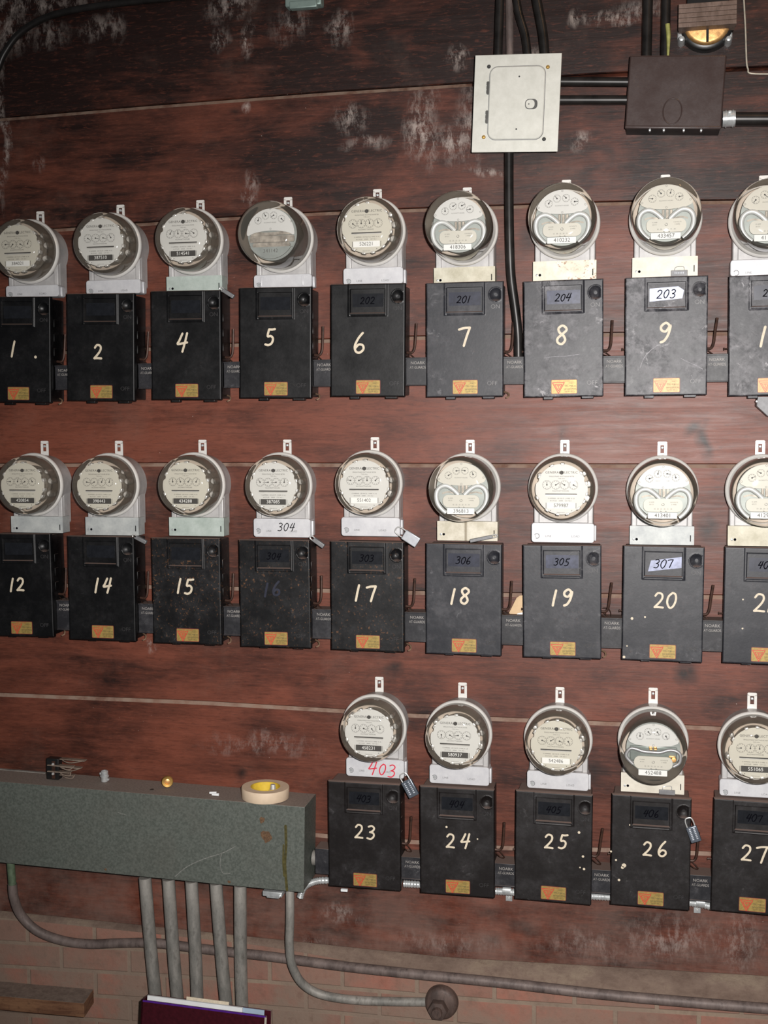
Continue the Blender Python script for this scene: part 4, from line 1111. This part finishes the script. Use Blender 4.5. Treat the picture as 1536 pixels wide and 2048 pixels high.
def brown_box():
    Y = -.080
    A, Bq, C_, D_ = at(1254, 117, Y), at(1448, 117, Y), at(1449, 262, Y), at(1254, 262, Y)
    cx, cz = (A.x+Bq.x+C_.x+D_.x)/4, (A.z+D_.z)/2; w_ = (Bq.x-A.x)/2; h_ = (A.z-D_.z)/2
    t = thing('junction_box', (cx, 0, cz), 'brown steel junction box with an oval knock-out, beside the white panel', 'junction box', rot=(0, -math.atan2(Bq.z-A.z, Bq.x-A.x)*.9, 0))
    b = MB(); b.box(-w_+.002, w_-.002, Y+.006, -.0005, -h_+.001, h_-.002, .002); link('body', b.mesh('body', M['enamel_brown']), t)
    b = MB(); b.box(-w_, w_, Y-.002, Y+.008, -h_, h_, .004, 3); b.box(-w_, w_, Y-.0045, Y+.004, -h_-.001, -h_+.006, .002); link('cover', b.mesh('cover', M['brownbox']), t)
    p = at(1347, 223, Y)-Vector((cx, Y, cz)); rx, rz = .0225, .031
    ring = [(p.x+rx*math.cos(2*PI*i/32), p.z+rz*math.sin(2*PI*i/32)) for i in range(33)]
    b = MB(); b.tube([(x, Y-.002, z) for x, z in ring], .0016, 8, caps=False); link('knock_out', b.mesh('knock_out', M['brownbox']), t)
    for px in (1304, 1332, 1372, 1407):
        q = at(px, 267, -.08)-Vector((cx, 0, cz)); b = MB(); b.lathe([(0, -.083), (.0028, -.082), (.0032, -.07)], q.x, -h_-.004, 10); link('bottom_rivet', b.mesh('bottom_rivet', M['zinc']), t)
brown_box()
G = 'black pipes joining the two upper panels'
pipe('pipe', [(1112, 163), (1262, 164)], -.060, .0115, 'blackpipe', 'upper of the two black pipes between white panel and brown box', 'pipe', G)
pipe('pipe', [(1112, 200), (1262, 200)], -.060, .0115, 'blackpipe', 'lower of the two black pipes between white panel and brown box', 'pipe', G)
G = 'dark pipes rising from the white panel'
pipe('pipe', [(996, 118), (1002, -60)], -.058, .0115, 'blackpipe', 'leftmost dark pipe rising from the top of the white panel', 'pipe', G)
pipe('pipe', [(1056, 118), (1050, 70), (1036, 20), (1024, -60)], -.050, .0105, 'blackpipe', 'middle dark bent pipe rising from the white panel', 'pipe', G, 5)
pipe('pipe', [(1090, 118), (1086, 70), (1076, 15), (1062, -60)], -.050, .0125, 'blackpipe', 'rightmost dark bent pipe rising from the white panel', 'pipe', G, 5)
pipe('pipe', [(1020, 118), (1018, -60)], -.022, .010, 'dustcable', 'dull pipe behind the others above the white panel', 'pipe', G)
G = 'dark pipes rising from the brown junction box'
pipe('pipe', [(1293, 124), (1297, -60)], -.055, .0125, 'blackpipe', 'left dark pipe rising from the brown junction box', 'pipe', G)
pipe('pipe', [(1330, 124), (1333, -60)], -.055, .0115, 'blackpipe', 'right dark pipe with yellow-green paint above the brown box', 'pipe', G)
tp = bpy.data.objects['pipe.007'] if 'pipe.007' in bpy.data.objects else None
b = MB(60); A = at(1335, 48, -.068); C_ = at(1336, 115, -.068); o0 = at(1330, 124, -.055)
b.tube([A-o0, at(1337, 70, -.068)-o0, C_-o0], .0045, 8, radii=[.006, .0055, .003]); link('paint_streak', b.mesh('paint_streak', M['yellowgreen']), tp)
# long pipe from the panel down to the trough
pipe('pipe', [(1018, 296, -.05), (1018, 380, -.05), (1019, 470, -.05), (1022, 550, -.045), (1031, 620, -.042), (1036, 668, -.040), (1037, 715, -.040)], -.05, .0122, 'blackpipe', 'long black pipe running down from the white panel between boxes seven and eight', 'pipe', None, 5)
# fitting and conduit at the right of the brown box
t = thing('pipe_coupling', at(1445, 238, -.06), 'short silver coupling at the right side of the brown junction box', 'pipe fitting')
b = MB(); b.tube([(0, 0, 0), (.030, 0, 0)], .0195, 20); b.tube([(.006, 0, 0), (.009, 0, 0)], .0215, 20); b.tube([(.022, 0, 0), (.026, 0, 0)], .0215, 20); b.box(.012, .020, -.024, -.016, .008, .014, .001)
link('coupling_sleeve', b.mesh('coupling_sleeve', M['zinc']), t)
pipe('pipe', [(1466, 238), (1640, 238)], -.060, .0165, 'blackpipe', 'black pipe leaving the silver coupling towards the right', 'pipe')
# bell: black base, brass gong, grooved wooden block
def bell():
    c = at(1415, 38, -.05)
    t = thing('electric_bell', (c.x, 0, c.z), 'round black fixture with brass disc behind a grooved wooden block, upper right', 'electric bell')
    b = MB(); b.lathe([(0, -.030), (.060, -.030), (.066, -.026), (.068, -.0005)], 0, 0, 40); link('base', b.mesh('base', M['blackplastic']), t)
    b = MB(50); b.lathe([(0, -.047), (.050, -.0468), (.055, -.0455), (.0575, -.042), (.058, -.032)], 0, 0, 48); link('gong', b.mesh('gong', M['brass']), t)
    b = MB(); b.box(-.0025, .0035, -.052, -.045, -.054, 0); link('striker', b.mesh('striker', M['blackplastic']), t)
    p0, p1 = at(1357, 10, -.075)-c, at(1473, 49, -.075)-c
    b = MB()
    hh = (p0.z-p1.z)/5
    for i in range(5): b.box(p0.x, p1.x, -.082, -.052, p1.z+hh*i+.0003, p1.z+hh*(i+1)-.0003, .0012)
    b.box(p0.x+.002, p1.x-.002, -.079, -.030, p1.z+.001, p0.z-.001)
    link('block', b.mesh('block', M['oldblock']), t)
    b = MB(); b.box(p0.x+.020, p1.x-.018, -.070, -.047, p0.z-.002, p0.z+.060, .003); link('bracket', b.mesh('bracket', M['blackplastic']), t)
    for px in (1363, 1457):
        q = at(px, 79, -.03)-c; b = MB(); b.lathe([(0, -.042), (.006, -.040), (.009, -.030), (.0095, -.0005)], q.x, q.z, 16); b.box(q.x-.010, q.x+.010, -.024, -.0005, q.z, q.z+.020, .003); link('fixing_screw', b.mesh('fixing_screw', M['zinc']), t)
    b = MB(); e0 = at(1428, 92, -.02)-c; e1 = at(1424, 104, -.015)-c; e2 = at(1405, 118, -.012)-c; b.tube([e0, e1, e2], .0032, 8, smooth=5)
    f0 = at(1382, 98, -.012)-c; f1 = at(1371, 116, -.010)-c; b.tube([f0, f1], .002, 6); link('lead_wire', b.mesh('lead_wire', M['oldblock']), t)
bell()
pipe('wire', [(1484, -60), (1488, 5), (1491, 60), (1493, 120), (1496, 138), (1503, 147), (1560, 148), (1640, 148)], -.006, .0022, 'wirelight', 'thin pale wire bent at a right angle, upper right corner', 'wire', None, 5, 8)
# top left cable, top fitting
pipe('cable', [(-60, 190), (-12, 150), (8, 108), (40, 66), (95, 34), (170, 16), (260, 4), (380, -8), (520, -22)], -.016, .0095, 'blackpipe', 'black cable arching over the top left corner of the wall', 'cable', None, 6)
t = thing('metal_bracket', at(600, -30, -.02), 'small pale green metal bracket at the top edge of the photo', 'bracket')
b = MB(); q0, q1 = at(572, -60, -.02)-t.location, at(645, 12, -.02)-t.location; b.box(q0.x, q1.x, -.015, .0195, q1.z, q0.z, .004); b.box(q0.x+.014, q1.x-.01, -.022, .0, q1.z-.008, q1.z+.012, .003); link('bracket_plate', b.mesh('bracket_plate', M['palemetal']), t)
# fitting under box 10
t = thing('pipe_elbow', at(1534, 805, -.04), 'shiny silver conduit elbow under the cut-off switch box at the right', 'pipe fitting')
b = MB(30); L_ = lambda px, py: ((at(px, py, -.055)-t.location).x, (at(px, py, -.055)-t.location).z)
b.poly([L_(1515, 794), L_(1513, 812), L_(1536, 833), L_(1575, 836), L_(1580, 794)][::-1], -.030, .038); link('elbow_body', b.mesh('elbow_body', M['tag']), t)
sx, sz = L_(1514, 803); b = MB(); b.lathe([(0, -.036), (.003, -.035), (.0035, -.028)], sx-.002, sz, 10); link('set_screw', b.mesh('set_screw', M['zinc']), t)

# ------------------------------------------------------------------ papers and wires at the middle row
t = thing('paper_scrap', at(1030, 1231, -.035), 'tan paper scrap tucked behind the trough between boxes eighteen and nineteen', 'paper')
L_ = lambda px, py, Y=-.035: ((at(px, py, Y)-t.location).x, (at(px, py, Y)-t.location).z)
b = MB(); b.poly([L_(1013, 1236), L_(1033, 1196), L_(1040, 1191), L_(1056, 1190), L_(1056, 1236)][::-1], -.0006, .0006); link('tan_sheet', b.mesh('tan_sheet', M['manila']), t)
b = MB(); b.poly([L_(1025, 1236), L_(1036, 1226), L_(1056, 1222), L_(1056, 1236)][::-1], -.006, -.005); o = link('white_sheet', b.mesh('white_sheet', M['paper']), t)
pipe('wire', [(1205, 1216), (1214, 1216), (1219, 1219), (1222, 1228), (1219, 1236), (1213, 1233), (1212, 1222), (1216, 1217)], -.042, .0008, 'lever', 'thin dark wire loop beside the lever of switch box nineteen', 'wire', None, 4, 6)

# ------------------------------------------------------------------ grey gutter, bottom left
YG = -.125
GA, GB, GC = at(606, 1614, YG), at(606, 1785, YG), at(0, 1563, YG)
slope = math.atan2(GC.z-GA.z, GA.x-GC.x)
t = thing('wiring_gutter', (GA.x, 0, GB.z), 'long grey-green steel wiring gutter at the lower left', 'wiring gutter', rot=(0, slope, 0))
hG = (GA.z-GB.z)
b = MB(); b.box(-1.25, -.002, YG+.003, -.0005, .002, hG-.002, .0015)
go = link('gutter_body', b.mesh('gutter_body', M['gutter']), t)
b = MB(); b.box(-1.25, 0, YG-.001, YG+.0035, 0, hG, .0012)
q = link('front_cover', b.mesh('front_cover', M['gutter']), t)
# scratches on the cover
def gl(px, py, Y=YG-.0016):
    p = at(px, py, Y)-Vector((GA.x, 0, GB.z)); a = slope
    return p.x*math.cos(a)-p.z*math.sin(a), p.x*math.sin(a)+p.z*math.cos(a)
M['scratch'] = simple('scratched_bare_metal', (.24, .24, .22, 1), .5, .2, .3, 200)
b = MB()
for pts, w_ in (([(350, 1753), (375, 1733), (410, 1717), (445, 1706), (470, 1693)], .0022), ([(443, 1708), (440, 1728), (446, 1746), (460, 1747)], .0016), ([(236, 1625), (252, 1630)], .0014)):
    b.ribbon([gl(*p) for p in cat2(pts, 5)], w_, YG-.0013)
link('scratch', b.mesh('scratch', M['scratch']), t)
M['ruststain'] = simple('orange_rust_stain', (.115, .062, .030, 1), .7, 0, .4, 200)
M['drip'] = simple('olive_drip_stain', (.070, .060, .018, 1), .45, 0, .4, 120)
_r = random.Random(11)
for cx_, cy_, rx_, ry_ in ((533, 1672, 12, 15), (524, 1640, 6, 7), (211, 1739, 3, 3), (458, 1764, 4, 3)):
    b = MB(); b.flat([gl(cx_+rx_*math.cos(a_)*_r.uniform(.6, 1.1), cy_+ry_*math.sin(a_)*_r.uniform(.6, 1.1)) for a_ in [2*PI*i/14 for i in range(14)]], YG-.0013)
    link('rust_stain', b.mesh('rust_stain', M['ruststain']), t)
for pts, w_ in (([(571, 1652), (572, 1690), (570, 1730), (574, 1780)], .0075), ([(567, 1690), (566, 1725), (568, 1752)], .0045)):
    b = MB(); b.ribbon([gl(*p) for p in cat2(pts, 5)], w_, YG-.0013); link('drip_stain', b.mesh('drip_stain', M['drip']), t)
M['hole'] = simple('dark_hole', (.03, .02, .015, 1), .8)
def top_at(px, py):
    """point on the gutter's top face seen at px, py"""
    c = CAM; d = at(px, py, 0)-c
    n = Vector((math.sin(slope), 0, math.cos(slope))); s = (Vector((GA.x, 0, GA.z))-c).dot(n)/d.dot(n)
    return c+d*s
p = top_at(304, 1579)
b = MB(); 
vs = [b.b.verts.new((.006*math.cos(2*PI*i/14), .006*math.sin(2*PI*i/14), .0006)) for i in range(14)]; b.b.faces.new(vs)
o = link('knock_out_hole', b.mesh('knock_out_hole', M['hole']), t)
gx, gz = gl(0, 0); pp = p-Vector((GA.x, 0, GB.z)); o.location = (pp.x*math.cos(slope)-pp.z*math.sin(slope), p.y, pp.x*math.sin(slope)+pp.z*math.cos(slope))
# tape roll
p = top_at(530, 1594); Rt = .068
t = thing('tape_roll', (p.x, p.y, p.z), 'roll of beige masking tape with yellow core lying on the grey gutter', 'tape roll', rot=(0, slope, 0))
def vlathe(b, prof, seg=40, cx=0, cy=0):
    rings = [[b.b.verts.new((cx+r*math.cos(2*PI*i/seg), cy+r*math.sin(2*PI*i/seg), z)) for i in range(seg)] for r, z in prof]
    fs = []
    for a, c in zip(rings, rings[1:]):
        for i in range(seg): fs.append(b.b.faces.new((a[i], a[(i+1) % seg], c[(i+1) % seg], c[i])))
    b._tag(fs); return rings
TR = .066; TY = .052
b = MB(); vlathe(b, [(TR*.62, .001), (TR-.001, .0005), (TR, .002), (TR, .029), (TR-.001, .0305), (TR*.62, .0305)]); o = link('tape', b.mesh('tape', M['tan']), t)
b = MB(); vlathe(b, [(TR*.62, .0005), (TR*.62+.0002, .031), (TR*.585, .031), (TR*.585, .0005), (TR*.62, .0005)]); o2 = link('core', b.mesh('core', M['yellow']), t)
# keep the roll on the gutter: its footprint spans the top face, overhanging the front lip slightly
t.scale = (1, .72, 1) if False else (1, 1, 1)
t.location = top_at(523, 1602); t.location.y = -.070; 
pz = Vector((math.sin(slope), 0, math.cos(slope)))
t.location.z = GA.z+(GA.x-t.location.x)*math.tan(slope)
# metal nut in the roll
q = top_at(545, 1583)
t = thing('steel_nut', (t.location.x+.020, -.062, t.location.z+.001), 'small silver nut lying inside the masking tape roll', 'nut')
b = MB(); vlathe(b, [(.001, .020), (.006, .020), (.0115, .018), (.0125, .008), (.0135, 0.0), (.001, 0)], 16); vlathe(b, [(.001, .034), (.0065, .034), (.0085, .020), (.001, .019)], 12); link('nut_body', b.mesh('nut_body', M['silver']), t)
# connectors on top of the gutter
def topspot(px, py, Y):
    p = at(px, py, Y); return Vector((p.x, Y, GA.z+(GA.x-p.x)*math.tan(slope)))
p = topspot(209, 1560, -.05)
t = thing('conduit_connector', p, 'silver threaded conduit connector standing on the grey gutter', 'connector', rot=(0, slope, 0))
b = MB(); vlathe(b, [(.001, 0), (.009, 0), (.010, .002), (.010, .014), (.013, .015), (.013, .018), (.0105, .019), (.0105, .030), (.009, .032), (.007, .032), (.007, .022), (.001, .022)], 18)
b.box(.009, .014, -.004, .004, .004, .010, .001); b.box(-.014, -.009, -.004, .004, .020, .026, .001); link('connector_body', b.mesh('connector_body', M['zinc']), t)
p = topspot(335, 1566, -.05)
t = thing('brass_bushing', p+Vector((0, 0, .0160)), 'round brass bushing lying on its side on the grey gutter', 'bushing')
t.scale = (1.4, .8, 1.4); t.rotation_euler = (0, 0, .35)
b = MB(); b.lathe([(.006, -.010), (.0105, -.011), (.0115, -.009), (.0115, .001), (.0085, .002), (.0085, .016), (.006, .016), (.006, -.010)], 0, 0, 22); link('bushing_ring', b.mesh('bushing_ring', M['brassy']), t)
b = MB(); b.lathe([(0, -.004), (.003, -.004), (.0062, -.002), (.0062, .010)], 0, 0, 14); link('bushing_insert', b.mesh('bushing_insert', M['brass']), t)
for i, (x0, y0, x1, y1) in enumerate(((419, 1586, 433, 1588), (424, 1593, 438, 1593))):
    a, c = topspot(x0, y0, -.085+.0-.012*i), topspot(x1, y1, -.082-.012*i)
    a.z += .0042; c.z += .0042
    b = MB(); b.tube([Vector((0, 0, 0)), (c-a)*.6, c-a], .004, 10, radii=[.0030, .0038, .0042])
    tag(link('wire_connector', b.mesh('wire_connector', M['paper']), None, a), ('rear' if i == 0 else 'front')+' of two small white wire connectors on the grey gutter', 'wire connector', 'white wire connectors on the gutter')
# fuse block
p = topspot(108, 1552, -.060)
t = thing('fuse_block', p, 'black fuse block with rusty spring clips standing on the gutter', 'fuse block', rot=(0, slope, 0))
b = MB(); b.box(-.018, .020, -.012, .012, 0, .062, .002); link('block_body', b.mesh('block_body', M['blackplastic']), t)
for i, (z, l, yy) in enumerate(((.058, .085, .004), (.042, .055, -.010), (.024, .045, -.010), (.012, .050, .004), (.034, .070, .008))):
    b = MB(); b.box(-.012, .012+l, yy-.009, yy+.009, z, z+.0026, .0006); b.tube([(.02, yy, z+.001), (.035, yy-.004, z-.006), (.055, yy-.004, z-.008), (.012+l, yy, z+.001)], .0016, 6, smooth=4)
    link('spring_clip', b.mesh('spring_clip', M['clip']) if 'clip' in M else b.mesh('spring_clip', M['lockrust']) if 'lockrust' in M else b.mesh('spring_clip', M['dustpipe']), t)
for z in (.018, .046):
    b = MB(); b.lathe([(0, -.017), (.003, -.0165), (.0042, -.014), (.0042, -.011)], .004, z, 12); link('clamp_screw', b.mesh('clamp_screw', M['silver']), t)
b = MB(); b.box(.0, .010, -.0135, -.011, .004, .055); link('brown_strip', b.mesh('brown_strip', M['lever']), t)
# thin rail behind, at far left
a, c = at(-60, 1536, -.012), at(92, 1549, -.012)
b = MB(); b.box(0, c.x-a.x, -.006, .006, -.006, .006, .001); o = tag(link('metal_strip', b.mesh('metal_strip', M['conduit']), None, a, (0, math.atan2(a.z-c.z, c.x-a.x), 0)), 'thin dusty metal strip on the boards above the left end of the gutter', 'metal strip')
# fitting under the gutter
p = at(548, 1786, -.07)
t = thing('box_connector', p, 'silver box connector under the right end of the grey gutter', 'connector', rot=(0, slope, 0))
b = MB(); b.box(-.028, .028, -.018, .018, -.004, .010, .002); b.box(-.018, .018, -.014, .014, -.010, -.002, .002); link('connector_body', b.mesh('connector_body', M['zinc']), t)
b = MB(); b.lathe([(0, -.024), (.003, -.023), (.0035, -.016)], .022, 0, 10); link('connector_screw', b.mesh('connector_screw', M['zinc']), t)
# side stub of the bottom row trough towards the gutter
xa, xc = GA.x-.0+.014, BOX[23][0]-W/2+.0035
zc = BOX[23][1]
t = thing('wiring_trough', ((xa+xc)/2, 0, zc-.030), 'dark steel wiring trough between the grey gutter and the nearest switch box', 'wiring trough', 'short wiring troughs in the bottom row')
b = MB(); zt_, zb_ = at(635, 1697, -.0605).z-(zc-.030), at(635, 1748, -.0605).z-(zc-.030); b.box(-(xc-xa)/2, (xc-xa)/2, -.0605, -.0005, zb_, zt_, .002); link('trough_body', b.mesh('trough_body', M['trough']), t)
zm = (zt_+zb_)/2; b = MB(); b.tube([(-(xc-xa)/2-.012, -.035, zm), (-(xc-xa)/2+.002, -.035, zm)], .020, 18)
for k in range(4): b.tube([(-(xc-xa)/2-.011+k*.0028, -.035, zm), (-(xc-xa)/2-.0098+k*.0028, -.035, zm)], .0212, 18)
link('threaded_nipple', b.mesh('threaded_nipple', M['conduit']), t)

# ------------------------------------------------------------------ conduits below the gutter
G = 'grey conduits dropping from the gutter'
for i, ((x0, y0), (x1, y1)) in enumerate((((290, 1755), (322, 2090)), ((337, 1758), (364, 2090)), ((383, 1762), (397, 2090)), ((432, 1766), (461, 2090)), ((480.5, 1770), (487, 2090)))):
    mid = ((x0+x1)/2+(2 if i == 2 else -2), (y0+y1)/2)
    nm = ('leftmost', 'second from the left', 'middle', 'fourth from the left', 'rightmost')[i]
    pipe('conduit', [(x0, y0, -.075), (*mid, -.072), (x1, y1, -.066)], None, .0178, 'conduit', nm+' of the five thick grey conduits under the gutter', 'conduit', G, 5, 20)
pipe('conduit', [(580, 1778, -.062), (580, 1840, -.070), (579, 1890, -.076), (584, 1930, -.074), (604, 1966, -.058), (640, 1988, -.046), (700, 1999, -.044), (780, 2003, -.044), (860, 2004, -.044)], None, .0120, 'conduit',
     'thinner grey conduit curving right under the gutter towards the iron fitting', 'conduit', None, 6, 16)
# green connector and dusty cable
t = pipe('cable_connector', [(21, 1722), (25, 1772)], -.075, .0115, 'greenpaint', 'green connector under the left end of the grey gutter', 'connector')
pipe('cable', [(25, 1768, -.075), (28, 1795, -.07), (42, 1830, -.05), (75, 1862, -.04), (125, 1881, -.035), (180, 1888, -.034), (240, 1886, -.034), (310, 1886, -.036), (400, 1897, -.036), (470, 1905, -.036), (540, 1913, -.036), (600, 1921, -.040), (700, 1934, -.050),
     (850, 1950, -.064), (1000, 1965, -.072), (1200, 1988, -.074), (1400, 2006, -.074), (1620, 2024, -.074)], None, .0135, 'dustcable', 'dust-covered dark cable running along the brick under everything', 'cable', None, 6, 16)
# iron fitting on the brick
c = at(882, 2008, -.060)
t = thing('iron_flange', (c.x, 0, c.z), 'rusty round iron fitting with a hexagonal plug on the brick wall', 'pipe fitting')
yb = lip(c.x)
b = MB(50); b.lathe([(0, -.066), (.036, -.066), (.044, -.060), (.046, -.050), (.046, yb+.002)], 0, 0, 36); link('flange_disc', b.mesh('flange_disc', M['rustiron']), t)
b = MB(30); b.lathe([(0, -.100), (.013, -.100), (.0145, -.096), (.0145, -.088)], -.006, -.010, 12); b.lathe([(.0145, -.088), (.026, -.086), (.028, -.080), (.028, -.064)], -.006, -.010, 6); link('hexagonal_plug', b.mesh('hexagonal_plug', M['rustiron']), t)
# flexible metal conduit behind the bottom row
pts = [(600, 1795, -.05), (607, 1776, -.045), (622, 1766, -.040), (645, 1761, -.032), (700, 1762, -.028), (820, 1768, -.028), (920, 1776, -.028), (1005, 1783, -.028), (1100, 1788, -.028), (1200, 1793, -.028), (1300, 1799, -.028), (1395, 1807, -.028), (1480, 1826, -.028), (1640, 1832, -.028)]
P = catmull([at(*q) for q in pts], 24); o0 = P[0].copy()
CUTS = [(-9, BOX[23][0]-W/2+.004, 'curving out from the gutter to switch box twenty-three')]
for a_, c_ in ((23, 24), (24, 25), (25, 26), (26, 27)): CUTS.append((BOX[a_][0]+W/2-.0042, BOX[c_][0]-W/2+.0042, 'low between switch boxes %s and %s' % (WORD[a_], WORD[c_])))
FINE = []
for a_, b_ in zip(P, P[1:]):
    k = max(1, int((b_-a_).length/.0016)); FINE += [a_.lerp(b_, j/k) for j in range(k)]
for x0, x1, lab in CUTS:
    seg_ = [p for p in FINE if x0 <= p.x <= x1]
    o0 = seg_[0].copy()
    b = MB(80); b.tube([p-o0 for p in seg_], .009, 10, radii=[.0088+(.0016 if (k % 4) < 2 else 0) for k in range(len(seg_))])
    tag(link('flexible_conduit', b.mesh('flexible_conduit', M['zinc']), None, o0), 'ribbed silver flexible conduit '+lab, 'flexible conduit', 'lengths of flexible conduit at the bottom row')
for n_, (px, py, tx, ty) in enumerate(((1014, 1781, 1016, 1799), (1401, 1805, 1396, 1822))):
    a = at(px, py, -.030)
    t = thing('conduit_strap', (a.x, 0, a.z), 'silver pipe strap on the flexible conduit, '+('between boxes 24 and 25' if n_ == 0 else 'between boxes 26 and 27'), 'pipe strap', 'straps holding the flexible conduit')
    b = MB(); cc = [(0, -.0285+.0135*math.cos(th)*-1, .0135*math.sin(th)) for th in [math.radians(v) for v in range(-95, 96, 19)]]
    for (q0, q1) in zip(cc, cc[1:]):
        v = [b.b.verts.new(p) for p in ((-.011, q0[1], q0[2]), (.011, q0[1], q0[2]), (.011, q1[1], q1[2]), (-.011, q1[1], q1[2]))]; b.b.faces.new(v)
    dx = (tx-px)/735
    link('strap_band', b.mesh('strap_band', M['zinc']), t)
    b = MB(); b.box(-.009+dx, .009+dx, -.004, -.0005, -.040, -.010, .001); link('strap_foot', b.mesh('strap_foot', M['zinc']), t)
    b = MB(); b.lathe([(0, -.0085), (.003, -.0078), (.0042, -.004), (.0042, -.0035)], dx, -.030, 12); link('strap_screw', b.mesh('strap_screw', M['silver']), t)
# small white tab under box 23
a = at(682, 1780, -.05); b = MB(); b.box(0, .019, -.004, .004, -.003, .004, .0008)
tag(link('plastic_tab', b.mesh('plastic_tab', M['paper']), None, a), 'small white tab under the lower left of switch box twenty-three', 'tab')

# ------------------------------------------------------------------ plank end, ledge and binder at the foot
Yp = lip(-1)
a0, a1 = at(-60, 1987, -.10), at(168, 2007, -.10); th = at(150, 2006, -.10).z-at(150, 2034, -.10).z
sl = math.atan2(a0.z-a1.z, a1.x-a0.x)
t = thing('wooden_plank', (a1.x, 0, a1.z-th), 'rough dusty wooden plank end jutting from the brick at the lower left', 'plank', rot=(0, sl, 0))
b = MB(); vs = b.box(-.34, 0, -.10, Yp+.004, 0, th, .0015)
for v in vs:
    if v.co.x > -.05 and v.co.y > -.05: v.co.x -= .012
link('plank_body', b.mesh('plank_body', M['plank_d'] if 'plank_d' in M else M['plankwood']), t)
b = MB(); b.box(XL, XR, -.34, 0, -2.3, -1.66, .01)
tag(link('trim_1', b.mesh('trim_1', M['ledge']), None), 'concrete ledge at the foot of the brick wall', kind='structure')
def binder():
    Y = -.27
    A, Bq = at(283, 1999, Y), at(534, 2032, Y); d = Bq-A; ang = math.atan2(-d.z, d.x); w_ = d.length
    hb = .36
    # leaning back against the conduits
    t = thing('ring_binder', A, 'maroon ring binder holding papers, standing under the conduits', 'binder', rot=(-.10, ang, 0))
    b = MB(); b.box(0, w_, 0, .0035, -hb, 0, .0012); b.box(0, .006, 0, .040, -hb, 0, .0012); link('front_cover', b.mesh('front_cover', M['maroon']), t)
    b = MB(); b.box(0, w_, .038, .0415, -hb, 0, .0012); link('back_cover', b.mesh('back_cover', M['maroon']), t)
    b = MB(); b.box(.004, w_-.004, -.0006, .002, -.0052, -.0005); link('purple_edge', b.mesh('purple_edge', M['purple']), t)
    b = MB(); b.box(.014, w_*.80, .006, .012, -hb+.01, .010); link('paper_stack', b.mesh('paper_stack', M['paper']), t)
    b = MB(); b.box(.016, w_-.012, .013, .016, -hb+.01, .008); link('divider_sheet', b.mesh('divider_sheet', M['bluepaper']), t)
    b = MB(); b.box(w_*.34, w_*.68, .020, .022, -hb+.01, .015); link('manila_sheet', b.mesh('manila_sheet', M['cream']), t)
    b = MB(); b.box(w_-.006, w_-.0005, -.0008, .002, -.045, -.004); link('metal_corner', b.mesh('metal_corner', M['wirelight']), t)
binder()
